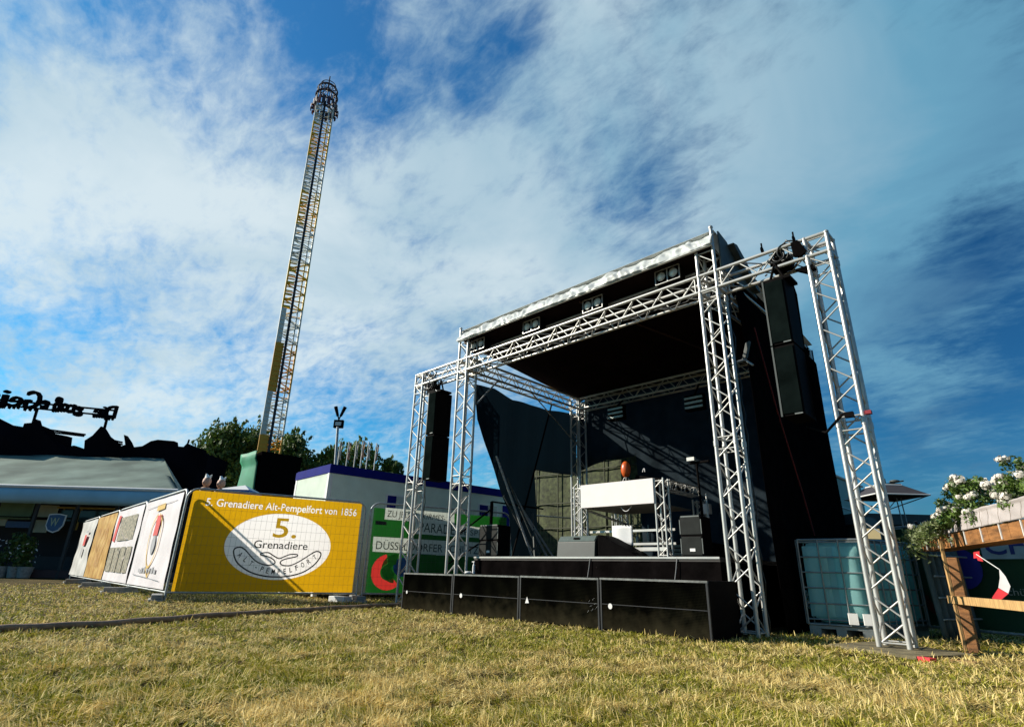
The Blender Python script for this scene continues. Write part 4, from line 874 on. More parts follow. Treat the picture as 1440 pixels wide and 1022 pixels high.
# ------------------------------------------------------------------ office container behind the fence
t = thing('office_container', 'white site office container with a blue roof band behind the green banner', 'container', (-12.4, 9.5, 0))
a = Vector((-12.47, 6.58, 0)); b = Vector((-12.12, 12.7, 0)); u = (b - a).normalized(); w = Vector((-u.y, u.x, 0)); Wd = 1.95; Ln = (b - a).length
CWALL = mat('container_wall', (.80, .86, .76), .55, 0, .06, 3); CBLUE = mat('container_blue', (.006, .010, .17), .7, 0, .1, 4, spec=.1)
mb = MB(); n = 150
for k in range(n):   # ribbed long wall
    s0, s1 = Ln * k / n, Ln * (k + .55) / n; mb.obox(a + u * s0 - w * .0 + Z * .12, u * (s1 - s0), w * -.012, Z * 2.66)
mb.build('ribs', CWALL, t)
mb = MB(); mb.obox(a + w * .002 + Z * .1, u * Ln, w * (Wd - .004), Z * 2.68); mb.build('wall', CWALL, t)
mb = MB(); n = 44
for k in range(n): s0 = Wd * k / n; mb.obox(a + w * s0 + Z * .12, w * (Wd / n * .5), u * -.014, Z * 2.66)
mb.build('end_ribs', CWALL, t)
mb = MB(); mb.obox(a - u * .03 - w * .03 + Z * 2.785, u * (Ln + .06), w * (Wd + .06), Z * .19); mb.obox(a - u * .01 - w * .01 + Z * 2.977, u * (Ln + .02), w * (Wd + .02), Z * .02)
mb.build('roof_band', CBLUE, t)
mb = MB()
for s in (0, Wd - .08): mb.obox(a - u * .022 + w * s - w * .005 + Z * .05, u * .02, w * .09, Z * 2.73)
mb.obox(a - w * .022 + Z * .05, u * .07, w * .018, Z * 2.68); mb.build('corner_trim', WHITE, t)
def win(px0, px1, pt, pbm, door=False):
    q0 = at_x(px0, pt, -12.3); s0 = (at_x(px0, pt, -12.33).y - a.y); s1 = (at_x(px1, pt, -12.33).y - a.y); zt_ = q0.z; zb_ = at_x(px0, pbm, -12.33).z if pbm else .15
    o_ = a + u * s0 - w * .05
    fr = MB(); fr.obox(o_ + Z * zb_, u * (s1 - s0), w * .036, Z * (zt_ - zb_)); f = fr.build('door' if door else 'window', CBLUE if door else WHITE, t)
    if not door:
        g_ = MB(); g_.obox(o_ + u * .04 - w * .006 + Z * (zb_ + .04), u * ((s1 - s0) * .42), w * .005, Z * (zt_ - zb_ - .07)); g_.build('shutter', CBLUE, f, off=OFF[t.name])
        g_ = MB(); g_.obox(o_ + u * ((s1 - s0) * .5) - w * .006 + Z * (zb_ + .04), u * ((s1 - s0) * .44), w * .005, Z * (zt_ - zb_ - .07)); g_.build('pane', mat('grey_glass', (.45, .5, .48), .1), f, off=OFF[t.name])
    else:
        g_ = MB(); g_.obox(o_ + u * ((s1 - s0) * .45) - w * .006 + Z * 1.55, u * .05, w * .005, Z * .3); g_.build('door_sign', WHITE, f, off=OFF[t.name])
win(544, 572, 694, 722); win(668, 694, 708, 730); win(701, 712, 711, None, True)
q = a + u * .9 + w * .9 + Z * 3.0
mb = MB(); mb.obox(q, u * .7, w * .5, Z * .16); mb.obox(q + u * .75, u * .5, w * .4, Z * .1); tag(mb.build('roof_vent', PALE, bevel=.02), 'pale grey ventilation box on the office container roof', 'vent')

# floodlight mast
b0 = at_r(469, 690, 15.5); tp = at_r(475, 600, 15.5)
t = thing('light_mast', 'thin mast with a floodlight and two horn shapes above the container corner', 'light mast', (b0.x, b0.y, 0))
bx = Vector(((b0.x + tp.x) / 2, (b0.y + tp.y) / 2, 0))
mb = MB(); mb.tube((b0.x, b0.y, 0), b0, .045, 10); mb.tube(b0, tp, .035, 10); mb.build('pole', STEEL, t)
mb = MB(); mb.obox(tp - RIGHT * .13 - Z * .02, RIGHT * .26, FWD * .1, Z * .22); fl = mb.build('floodlight', BLACKM, t, bevel=.01)
mb = MB(); mb.obox(tp - RIGHT * .08 + Z * .04 - FWD * .006, RIGHT * .16, FWD * .005, Z * .1); mb.build('glass', LENS, fl, off=OFF[t.name])
mb = MB()
for s in (-1, 1): mb.tube(tp + Z * .2, tp + RIGHT * (.04 * s) + Z * .32, .02, 6); mb.tube(tp + RIGHT * (.04 * s) + Z * .30, tp + RIGHT * (.13 * s) + Z * .56, .035, 8, .05)
mb.build('horn', BLACKM, t)

# ------------------------------------------------------------------ trees
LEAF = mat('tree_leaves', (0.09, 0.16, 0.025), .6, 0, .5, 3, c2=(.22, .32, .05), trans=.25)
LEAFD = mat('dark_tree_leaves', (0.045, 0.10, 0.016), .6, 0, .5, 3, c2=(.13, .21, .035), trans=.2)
BARK = mat('bark', (.06, .045, .03), .9, 0, .3, 6, .4, 20)
def leaf_cloud(mb, centres, n, size, seed, spiky=.0):
    r = random.Random(seed)
    for _ in range(n):
        c, rad = centres[r.randrange(len(centres))]
        d = Vector((r.gauss(0, 1), r.gauss(0, 1), r.gauss(0, 1))).normalized() * rad * (r.random() ** .35)
        p_ = c + Vector((d.x, d.y, d.z * .85)); s = size * r.uniform(.5, 1.3)
        a_ = Vector((r.gauss(0, 1), r.gauss(0, 1), r.gauss(0, 1) + spiky)).normalized(); b_ = a_.orthogonal().normalized(); 
        b_ = (b_ * math.cos(r.random() * 6) + a_.cross(b_) * math.sin(r.random() * 6))
        mb.add([p_ - a_ * s * .9, p_ + b_ * s * .42, p_ + a_ * s, p_ - b_ * s * .42], [(0, 1, 2, 3)])
def tree(name, label, base, height, spread, m, n=6000, leaf=.3, seed=1, lobes=26, low=.25, shape=None):
    t = thing(name, label, 'tree', base); r = random.Random(seed); base = Vector(base)
    C = []
    for k in range(lobes):
        v = r.random(); hz = low + (1 - low) * v; wd = spread * (max(0.0, 1 - v ** 2.2)) ** .5 * (.35 + .75 * r.random())
        an = r.random() * 6.283; C.append((base + RIGHT * math.cos(an) * wd + FWD * math.sin(an) * wd * .8 + Z * (height * hz * .93), spread * (.20 + .14 * r.random())))
    mb = MB(); leaf_cloud(mb, C, n, leaf, seed + 5, .8)
    for c, rad in C:  # loose sprays sticking out of the outline
        for _ in range(4):
            d = Vector((r.gauss(0, 1), r.gauss(0, 1), abs(r.gauss(0, 1)) + .6)).normalized(); leaf_cloud(mb, [(c + d * rad * (1.0 + .12 * j), .12 * rad) for j in range(4)], 14, leaf * .9, r.randrange(9999), 2)
    mb.build('crown', m, t)
    mb = MB(); mb.tube(base, base + Z * height * .45, height * .03, 10, height * .02)
    for k in range(9): c = C[k][0]; mb.tube(base + Z * height * (.25 + .2 * r.random()), c, height * .011, 6, height * .003)
    mb.build('trunk', BARK, t)
def gb(px, py, r): v = at_r(px, py, r); v.z = 0; return v
def tr_(px, py, r, spread, m, n, leaf, seed, lobes, label):
    top = at_r(px, py, r); tree('broadleaf_tree', label, (top.x, top.y, 0), top.z, spread, m, n, leaf, seed, lobes, low=.30)
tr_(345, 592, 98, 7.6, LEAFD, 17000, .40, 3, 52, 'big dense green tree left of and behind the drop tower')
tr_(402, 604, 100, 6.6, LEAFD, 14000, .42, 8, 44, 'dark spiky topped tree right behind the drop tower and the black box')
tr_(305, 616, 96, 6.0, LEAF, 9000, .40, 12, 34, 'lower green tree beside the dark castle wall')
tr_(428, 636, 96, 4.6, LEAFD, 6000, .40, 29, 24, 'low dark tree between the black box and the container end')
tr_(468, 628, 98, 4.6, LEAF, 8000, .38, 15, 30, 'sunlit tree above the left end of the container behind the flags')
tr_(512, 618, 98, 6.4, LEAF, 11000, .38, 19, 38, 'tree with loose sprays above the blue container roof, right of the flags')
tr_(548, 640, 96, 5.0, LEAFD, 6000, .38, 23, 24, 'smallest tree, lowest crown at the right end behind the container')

# flags on poles
fc = [(.75, .7, .65), (.72, .4, .3), (.7, .68, .62), (.75, .45, .3), (.7, .7, .66), (.66, .5, .42)]
fl_l = ['tall pale flag at the left end of the flag row', 'thin red flag second from the left in the row', 'cream narrow flag third from the left in the row', 'orange flag fourth from the left in the row', 'whitish flag second from the right in the row', 'pinkish flag at the right end of the row']
for i, (px, py) in enumerate([(479, 621), (491, 621), (502, 620), (511, 619), (519, 621), (530, 623)]):
    tp = at_r(px, py, 48); t = thing('flag', fl_l[i], 'flag', (tp.x, tp.y, 0), 'row of narrow flags beyond the container')
    mb = MB(); mb.tube((tp.x, tp.y, 0), tp, .05, 6); mb.build('pole', PALE, t)
    mb = MB(); mb.grid(lambda u_, v_: tp + RIGHT * (.06 + .14 * u_ + .03 * math.sin(6 * v_)) + FWD * (.08 * math.sin(5 * v_ + 3 * u_)) - Z * (.1 + 1.4 * v_), 3, 8); mb.build('cloth', mat('flag_cloth', tuple(.7 * q_ for q_ in fc[i]), .7, trans=.3), t, solid=.01)

# ------------------------------------------------------------------ drop tower ride
TW = {'yellow': mat('tower_yellow', (.88, .54, .02), .5, 0, .15, .5), 'white': mat('tower_white', (.74, .76, .70), .5, 0, .15, .5), 'dark': mat('tower_rail', (.025, .025, .03), .5), 'deep': mat('tower_orange', (.72, .36, .02), .5)}
RT = 80.0
bp = at_r(379, 632, RT); tpp = at_r(457, 152, RT)
t = thing('drop_tower', 'very tall yellow and white lattice ride tower with a seat ring at its top', 'drop tower', (bp.x, bp.y, 0))
ax = (tpp - bp); s_dir = ax.normalized(); side = Vector((bp.y, -bp.x, 0)).normalized()
if side.dot(RIGHT) < 0: side = -side
back = s_dir.cross(side).normalized()
if back.dot(FWD) < 0: back = -back
hw = 1.35
def tpt(py):  # point on the axis seen at image row py
    lo, hi = 0.0, 1.2
    for _ in range(40):
        m_ = (lo + hi) / 2; q_ = bp + ax * m_; v_ = R.T @ np.array(q_ - Vector((0, 0, H))); yy = 511 + F * v_[1] / v_[2]
        if yy > py: lo = m_
        else: hi = m_
    return bp + ax * lo
base_pt = bp - s_dir * (bp.z / s_dir.z)
rows = [(152, 'white'), (182, 'yellow'), (230, 'white'), (277, 'yellow'), (325, 'white'), (375, 'yellow'), (440, 'white'), (488, 'deep'), (555, 'white'), (615, 'deep'), (640, None)]
for (y0_, c0_), (y1_, _) in zip(rows[:-1], rows[1:]):
    A, B = tpt(y1_), tpt(y0_)
    if y1_ == 640: A = base_pt
    mb = MB(); L_ = (B - A).length; n = max(2, round(L_ / 1.3))
    cs = [(-1, -1), (1, -1), (1, 1), (-1, 1)]
    for cxs, cys in cs: o_ = side * (hw * cxs) + back * (hw * cys); mb.tube(A + o_, B + o_, .13, 6)
    for xx in (-.12, .55): o_ = side * (hw * xx) - back * hw; mb.tube(A + o_, B + o_, .11, 6)
    for k in range(n):
        p0_, p1_ = A + s_dir * (L_ * k / n), A + s_dir * (L_ * (k + 1) / n)
        for (ca, cb) in zip(cs, cs[1:] + cs[:1]):
            oa = side * (hw * ca[0]) + back * (hw * ca[1]); ob = side * (hw * cb[0]) + back * (hw * cb[1]); q0_, q1_ = (oa, ob) if k % 2 else (ob, oa)
            mb.tube(p0_ + q0_, p1_ + q1_, .085, 4, caps=False); mb.tube(p0_ + oa, p0_ + ob, .075, 4, caps=False)
    mb.build('lattice_section', TW[c0_], t)
    # ribbed cladding strip on the left half of the face
    mb = MB()
    if y0_ >= 440: mb.obox(A - side * hw * .96 - back * (hw + .14), side * hw * (.72 if c0_ == 'deep' else .42), s_dir * L_, back * .05)
    else:
        for k in range(n * 2): mb.obox(A + s_dir * (L_ * (k + .1) / (2 * n)) - side * hw * .96 - back * (hw + .14), side * hw * .72, s_dir * (L_ / (2 * n) * (.28 + .25 * (k % 3 == 0))), back * .05)
    for k in range(n * 2): mb.obox(A + s_dir * (L_ * (k + .1) / (2 * n)) - side * hw * .9 - back * (hw + .22), side * hw * (.6 if c0_ != 'white' else .3), s_dir * (L_ / (2 * n) * .25), back * .06)
    mb.build('cladding', TW[c0_], t)
A, B = base_pt, tpt(152); mb = MB(); mb.obox(A - side * hw * .2 - back * (hw + .3), side * hw * .26, B - A, back * .2); mb.build('guide_rail', TW['dark'], t)
# gondola
gc = tpt(158); gt = tpt(128)
mb = MB(); DK = mat('gondola_dark', (.05, .035, .05), .5, 0, .3, 1)
for k, (rr, f) in enumerate(((1.55, 0.0), (1.7, .35), (1.75, .7), (1.6, 1.0))):
    c_ = gc + (gt - gc) * f; mb.torus(c_, rr, .12, s_dir, 28, 6)
for k in range(16):
    an = 2 * math.pi * k / 16; d_ = side * math.cos(an) + back * math.sin(an); mb.tube(gc + d_ * 1.55, gt + d_ * 1.6, .08, 5); mb.tube(gt + d_ * 1.6, gt + s_dir * .4, .06, 5)
mb.build('cage', DK, t)
for k in range(16):
    an = 2 * math.pi * (k + .5) / 16; d_ = side * math.cos(an) + back * math.sin(an); c_ = gc + (gt - gc) * .25 + d_ * 1.8; tt = s_dir.cross(d_)
    mb = MB(); mb.obox(c_ - tt * .22 - s_dir * .8, tt * .44, d_ * .15, s_dir * 1.5); mb.obox(c_ - tt * .22 - s_dir * .8, tt * .44, d_ * .45, s_dir * .2); mb.obox(c_ - tt * .2 - s_dir * .8 + d_ * .36, tt * .4, d_ * .09, s_dir * -.45)
    mb.build('seat', DK if k % 2 else mat('seat_red', (.12, .03, .04), .5), t)
top = tpt(126)
mb = MB(); mb.torus(top, 1.5, .09, s_dir, 28, 6); mb.torus(top + s_dir * .8, 1.2, .07, s_dir, 28, 6)
for k in range(8): an = 2 * math.pi * k / 8; d_ = side * math.cos(an) + back * math.sin(an); mb.tube(gt + d_ * 1.6, top + d_ * 1.5, .06, 5); mb.tube(top + d_ * 1.5, top + s_dir * .8 + d_ * 1.2, .06, 5)
mb.build('crown_ring', DK, t)
mb = MB(); mb.tube(gt, tpt(108), .20, 6, .10); mb.build('antenna', DK, t)

# green and black box at the foot
GT = mat('green_tarpaulin', (.03, .26, .13), .6, 0, .2, 1, .3, 2, trans=.2)
c0_ = at_r(369, 634, 38); c1_ = at_r(425, 643, 41); cl = at_r(345, 640, 40.5); ztop = 7.9
t = thing('covered_box', 'tall black box with a green tarpaulin side standing behind the yellow banner', 'box', (c0_.x, c0_.y, 0))
def flat(v, z): return Vector((v.x, v.y, z))
zt0, zt1, ztl = c0_.z, c1_.z, cl.z
cb = flat(c1_ + cl - c0_, 0)
mb = MB(); mb.hexa([flat(c0_, 0), flat(c1_, 0), cb, flat(cl, 0), c0_, c1_, flat(cb, zt1), flat(cl, zt0 - .25)]); mb.build('body', CLOTHB, t)
mb = MB(); out = (flat(cl, 0) - flat(c0_, 0)).cross(Z).normalized() 
if out.dot(FWD) > 0: out = -out
mb.grid(lambda u_, v_: flat(c0_, 0).lerp(flat(cl, 0), u_) + out * (.05 + .12 * abs(math.sin(5 * v_ + 2 * u_)) + .15 * (v_ > .9)) + Z * ((zt0 * (1 - u_) + ztl * u_) * v_), 10, 30); mb.build('green_tarpaulin', GT, t, solid=.02)
# two fairground figures looking over the fence, small blue white tent
for (px, py, lb) in ((291, 677, 'pinkish fairground figure head showing above the fence corner, left one'), (311, 680, 'pinkish fairground figure head with a paler hat above the yellow banner, right one')):
    q = at_r(px, py, 20); t = thing('fairground_figure', lb, 'figure', (q.x, q.y, 0), 'fairground figures above the fence')
    mb = MB(); mb.tube((q.x, q.y, 0), q - Z * .25, .10, 8, .09); mb.sphere(q - Z * .28, .15, 12, 8, 1.1, 1.1, .9); mb.build('body', mat('figure_brown', (.35, .2, .12), .6), t)
    mb = MB(); mb.sphere(q, .13, 12, 8, 1, 1, 1.2); mb.sphere(q - FWD * .1 - RIGHT * .02 - Z * .03, .06, 10, 6); mb.build('head', mat('figure_pink', (.5, .28, .2), .6), t)
    mb = MB(); mb.tube(q + Z * .1, q + Z * .24 - RIGHT * .06, .10, 8, .02); mb.tube(q + Z * .1 + RIGHT * .05, q + Z * .22 + RIGHT * .12, .05, 8, .01); mb.build('hat', PALE, t)
q = at_r(334, 688, 30); t = thing('small_pavilion', 'small white and blue tent roof tip between fence and green tarpaulin', 'tent', (q.x, q.y, 0))
mb = MB(); ap = at_r(336, 679, 30); bs = [q - RIGHT * 1.0 + Z * .0, q + RIGHT * .55, q + RIGHT * .55 + FWD * 1.5, q - RIGHT * 1.0 + FWD * 1.5]; mb.add(bs + [ap + FWD * .7], [(0, 1, 4), (1, 2, 4), (2, 3, 4), (3, 0, 4)]); mb.build('roof', WHITE, t)
mb = MB(); mb.prism([flat(v, 0) for v in bs], (0, 0, q.z - .005)); mb.build('wall', mat('tent_blue', (.03, .12, .45), .6), t)

# ------------------------------------------------------------------ marquee and castle at the left
MR = mat('marquee_roof', (.17, .215, .18), .75, 0, .35, .6, .5, 1.5, spec=.15); MG = mat('marquee_gutter', (.30, .50, .62), .5, 0, .12, 1, .1, 3)
t = thing('marquee', 'long festival marquee with pale green roof and blue gutter at the left edge', 'marquee', at_d(120, 800, 22) * 1.0)
E0 = at_d(-260, 660, 22); E1 = at_d(252, 689, 22.0); E0.z = E1.z = 3.33
Rg0 = at_d(-200, 628, 28.4); Rg1 = at_d(228, 656, 28.4); Rg0.z = Rg1.z = 5.65
bk = FWD * .4
mb = MB(); mb.grid(lambda u_, v_: (E0.lerp(Rg0, v_)).lerp(E1.lerp(Rg1, v_), u_) + Z * (-.10 * math.sin(math.pi * v_) + .03 * math.sin(22 * u_)), 60, 10)
mb.build('roof', MR, t, solid=.02)
mb = MB(); mb.add([E1, E1 + bk, Rg1], [(0, 1, 2)]); mb.add([Rg0, Rg1, E1 + bk, E0 + bk], [(0, 1, 2, 3)]); mb.build('rear_roof', MR, t)
mb = MB(); mb.grid(lambda u_, v_: E0.lerp(E1, u_) - FWD * .06 + Z * (-.62 + .60 * v_) - FWD * .10 * math.sin(math.pi * v_), 30, 4); mb.build('gutter', MG, t, solid=.02)
mb = MB(); mb.tube(E0 - FWD * .08 + Z * .02, E1 - FWD * .08 + Z * .02, .065, 8); mb.build('eave_pipe', WHITE, t)
W0, W1 = flat(E0 + FWD * .5, 0), flat(E1 + FWD * .5 - RIGHT * .3, 0); wd_ = (W1 - W0); Lw = wd_.length; wu = wd_.normalized(); wn = -FWD
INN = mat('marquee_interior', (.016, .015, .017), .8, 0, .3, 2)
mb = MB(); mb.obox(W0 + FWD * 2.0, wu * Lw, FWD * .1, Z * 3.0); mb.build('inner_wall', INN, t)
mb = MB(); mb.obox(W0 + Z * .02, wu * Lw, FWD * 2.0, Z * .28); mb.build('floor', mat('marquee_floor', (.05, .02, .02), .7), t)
for k in range(9):
    mb = MB(); s_ = Lw * (k + .5) / 9; mb.obox(W0 + wu * s_, wu * .1, FWD * .1, Z * 2.9); mb.build('post', mat('marquee_post', (.03, .03, .03), .6) if k == 0 else bpy.data.materials['marquee_post'], t)
CRM = mat('cream_panel', (.45, .42, .28), .7, 0, .1, 3); GPN = mat('green_panel', (.16, .24, .13), .7, 0, .1, 3); OCH = mat('ochre_frame', (.40, .24, .04), .6)
def wallrect(px0, py0, px1, py1, nm, m_, d=22.6, th=.04):
    A = at_d(px0, py1, d); B = at_d(px1, py1, d); zt_ = at_d(px0, py0, d).z; B.z = A.z
    mb = MB(); mb.obox(A, B - A, FWD * th, Z * (zt_ - A.z)); return mb.build(nm, m_, t)
wallrect(-40, 703, 42, 728, 'green_panel', GPN); wallrect(50, 709, 78, 727, 'cream_panel', CRM); wallrect(44, 730, 64, 748, 'cream_panel', CRM); wallrect(-30, 727, 7, 738, 'cream_panel', CRM)
for x_ in (80, 100, 105): wallrect(x_, 713, x_ + 2.2, 745, 'door_frame', OCH, 22.55)
wallrect(80, 712, 170, 714.5, 'lintel', OCH, 22.5); wallrect(82, 716, 99, 732, 'window', mat('dark_glass', (.03, .05, .05), .15), 22.6); wallrect(109, 717, 150, 734, 'window', bpy.data.materials['dark_glass'], 22.6)
wallrect(-40, 724, 100, 725.5, 'rail', BLACKM, 22.4); wallrect(7, 732, 44, 741, 'blue_sign', mat('blue_sign', (.05, .10, .20), .6), 22.55)
wallrect(-40, 803, 100, 808, 'skirting', mat('dark_red', (.05, .012, .012), .7), 22.3)
for k in range(6):
    A = at_d(30 + 2 * k, 800 - 5 * k, 22.0 + .3 * k); mb = MB(); mb.obox(flat(A, .0 + .16 * k), RIGHT * 1.9, FWD * .3, Z * .16); mb.build('step', mat('step', (.03, .035, .04), .7) if k == 0 else bpy.data.materials['step'], t)
q = at_d(78, 734, 21.9)
sh = thing('shield_sign', 'blue shield sign with a white rim and a letter W hanging on the marquee front', 'sign', q)
def shield(s, y): return [q + RIGHT * (x_ * s) + Z * (z_ * s) + FWD * y for x_, z_ in [(-.34, .30), (-.1, .33), (.1, .33), (.36, .28), (.34, -.12), (.2, -.32), (0, -.40), (-.24, -.32), (-.36, -.14)]]
mb = MB(); mb.prism(shield(1.0, 0), FWD * .03); mb.build('rim', PALE, sh); mb = MB(); mb.prism(shield(.88, -.01), FWD * .009); mb.build('field', mat('shield_blue', (.03, .09, .20), .5), sh)
mb = MB(); put_text(mb, 'W', q - FWD * .016 - Z * .14 - RIGHT * .04, RIGHT, Z, .32, width=.34, bold=.02, centre=True); mb.build('letter', mat('shield_letter', (.35, .42, .28), .6), sh)
# plants in front of the marquee
pl_l = ['dark leafy potted plant at the far left edge before the marquee', 'dark leafy potted plant with pale flowers before the marquee, second from the edge', 'small dark potted plant beside the marquee steps']
for i, (px, hh) in enumerate(((3, 1.5), (22, 1.45), (36, 1.2))):
    q = at_d(px, 800, 21.2); q.z = 0; tt_ = thing('potted_plant', pl_l[i], 'plant', q, 'potted plants before the marquee')
    mb = MB(); leaf_cloud(mb, [(q + Z * (.5 + .18 * k * hh / 1.2) + RIGHT * random.uniform(-.3, .3), .3) for k in range(5)], 420, .09, 40 + i, .5); mb.build('foliage', LEAFD, tt_)
    mb = MB(); leaf_cloud(mb, [(q + Z * 1.0, .55)], 26, .06, 90 + i, .5); mb.build('flowers', PALE, tt_)
    mb = MB(); mb.tube(q, q + Z * .4, .2, 12, .26); mb.build('pot', CONC, tt_)

CAS = mat('castle_board', (.007, .006, .009), .9, 0, .3, .5, spec=0.0)
dC = 29.0
def cas(pts, name, label, cat, th=.35, d=dC, m_=CAS):
    mb = MB(); P = [at_d(x_, y_, d) for x_, y_ in pts]; base = [P[-1], P[0]]
    lo = [flat(P[-1], 0), flat(P[0], 0)]; mb.prism(P + lo, FWD * th)
    t_ = thing(name, label, cat, flat(P[0], 0)); mb.build('silhouette_wall', m_, t_); return t_
ct = cas([(-60, 560), (0, 590), (14, 597), (32, 600), (34, 595), (48, 594), (50, 589), (52, 596), (62, 600), (70, 605), (71, 613), (74, 609), (95, 613), (93, 628), (104, 626), (118, 631), (119, 619), (130, 612), (142, 599), (150, 612), (164, 623), (165, 629), (176, 625), (174, 611), (180, 620), (184, 629), (200, 627), (212, 620), (222, 618), (245, 620), (246, 627), (258, 628), (263, 623), (270, 626), (275, 628), (284, 631), (288, 640)], 'castle_facade', 'dark castle shaped ghost train facade with turrets behind the marquee', 'castle facade')
mb = MB(); 
for (a_, b_) in (((60, 603), (120, 611)), ((60, 606), (118, 613)), ((155, 618), (172, 622)), ((155, 621), (172, 625)), ((263, 627), (266, 618))): mb.tube(at_d(*a_, dC + .4), at_d(*b_, dC + .4), .05, 6)
mb.build('rail', CAS, ct)
mb = MB(); P0_ = at_d(228, 640, dC); mb.obox(flat(P0_, 0) + FWD * .4, RIGHT * 1.5, FWD * 3.5, Z * (at_d(240, 628, dC).z)); mb.build('side_wall', CAS, ct)
# sign, seen from behind (mirrored lettering), on two masts
sg = thing('rooftop_sign', 'dark blackletter style sign seen from behind above the castle facade, on two masts', 'sign', flat(at_d(80, 590, dC), 0))
SG = mat('sign_dark', (.008, .007, .010), .8, spec=0.0)
glyph = [('D', 157, 587, 15, 14), ('i', 145.5, 584, 12, 5), ('e', 138, 583.5, 9.5, 10), ('g', 112, 580, 10, 11), ('r', 101, 577, 9.5, 8), ('o', 92, 575.5, 9.5, 10), ('ß', 80, 575.5, 16, 9), ('e', 64, 571.5, 10, 10), ('G', 48, 574, 22, 20), ('e', 24, 571, 15, 17), ('i', 4, 570, 21, 8), ('s', -10, 568, 18, 12)]
mb = MB()
for ch, x_, y_, hp, wp in glyph:
    o_ = at_d(x_ + wp * .2, y_, dC + .5); sc_ = (dC / F) * 1.25
    V, Fc = text_polys(ch, 0, .016); zmin = min(v[1] for v in V)
    put_text(mb, ch, o_, -RIGHT, Z, hp * sc_ * (1.0 if ch in 'DGßi' else 1.25), width=wp * sc_ * .90, bold=.016, thick=FWD * .18)
    for k in range(3): e_ = o_ - RIGHT * (wp * sc_ * (.15 + .3 * k)); mb.prism([e_ - RIGHT * .06 + Z * .05, e_ + RIGHT * .06 + Z * .05, e_ - Z * .14], FWD * .17)
mb.build('lettering', SG, sg)
mb = MB(); mb.tube(at_d(-20, 567, dC + .75), at_d(160, 585, dC + .75), .05, 6); mb.tube(at_d(-20, 560, dC + .75), at_d(160, 577, dC + .75), .05, 6); mb.build('frame_rail', SG, sg)
for px0, py0, px1, py1 in ((151, 586, 143, 640), (53, 573, 38, 640)):
    a_ = at_d(px0, py0, dC + .8); mb = MB(); b_ = at_d(px1, py1, dC + .8); mb.tube(flat(b_, 0), a_, .07, 8); mb.build('mast', SG, sg)

# ------------------------------------------------------------------ right side: water tank
A = Vector((-2.72, 8.36, 0)); Cn = Vector((-2.02, 8.50, 0)); B = Vector((-1.66, 9.66, 0)); Dn = A + (B - Cn)
t = thing('water_tank', 'caged cubic plastic water tank, pale blue green, beside the black stage wall', 'water tank', Cn)
TK = mat('tank_plastic', (.50, .90, .88), .3, 0, .12, 3, .1, 5, trans=.55, tcol=(.50, .92, .90)); z0, z1 = .17, 1.15
def lerp4(u_, v_): return A.lerp(Cn, u_).lerp(Dn.lerp(B, u_), v_)
i0 = .04
mb = MB(); qs = [lerp4(a_, b_) for a_, b_ in ((i0, i0), (1 - i0, i0), (1 - i0, 1 - i0), (i0, 1 - i0))]; mb.hexa([q_ + Z * z0 for q_ in qs] + [q_ + Z * z1 for q_ in qs]); mb.build('tank', TK, t, bevel=.07)
# moulded pillow panels on the tank
for (P0, P1, nn) in ((A, Cn, 2), (Cn, B, 3)):
    d_ = (P1 - P0); nrm_ = Vector((d_.y, -d_.x, 0)).normalized(); ins = -nrm_ * .022
    for k in range(nn):
        mb = MB(); s0, s1 = (k + .12) / nn, (k + .9) / nn
        mb.grid(lambda u_, v_: P0 + d_ * (s0 + (s1 - s0) * u_) + ins + nrm_ * (.03 * (1 - abs(2 * u_ - 1) ** 4) * (1 - abs(2 * v_ - 1) ** 8)) + Z * (z0 + .06 + (z1 - z0 - .12) * v_), 10, 14); mb.build('moulded_panel', TK, t)
CG = mat('cage_steel', (.30, .33, .33), .4, .6, .15, 10)
mb = MB(); cor = [A, Cn, B, Dn]
for k in range(4):
    P0, P1 = cor[k], cor[(k + 1) % 4]; d_ = P1 - P0; nrm_ = Vector((d_.y, -d_.x, 0)).normalized()
    for j in range(6): z_ = .2 + (1.14 - .2) * j / 5; mb.tube(P0 + Z * z_ + nrm_ * .012, P1 + Z * z_ + nrm_ * .012, .010, 6)
    nb = 3 if k % 2 == 0 else 8
    for j in range(nb + 1): q_ = P0 + d_ * (j / nb) + nrm_ * .024; mb.tube(q_ + Z * .14, q_ + Z * 1.17, .010 if 0 < j < nb else .013, 6)
    mb.tube(P0 + Z * 1.17, P1 + Z * 1.17, .016, 6); mb.tube(P0 + Z * .14, P1 + Z * .14, .016, 6)
mb.build('cage', CG, t)
mb = MB()
for a_, b_ in ((.0, .18), (.42, .58), (.82, 1.0)):
    mb.hexa([lerp4(a_, 0), lerp4(b_, 0), lerp4(b_, 1), lerp4(a_, 1)] + [lerp4(x_, y_) + Z * .09 for x_, y_ in ((a_, 0), (b_, 0), (b_, 1), (a_, 1))])
mb.hexa([lerp4(*c_) + Z * .092 for c_ in ((0, 0), (1, 0), (1, 1), (0, 1))] + [lerp4(*c_) + Z * .135 for c_ in ((0, 0), (1, 0), (1, 1), (0, 1))]); mb.build('pallet', CG, t)
mb = MB(); q_ = A.lerp(Cn, .62) + Vector((.02, -.03, .16)); d_ = (Cn - A).normalized(); mb.obox(q_, d_ * .1, Vector((.01, -.01, 0)), Z * .13); mb.obox(q_ + d_ * .16, d_ * .1, Vector((.01, -.01, 0)), Z * .13); mb.build('label_plate', PALE, t)
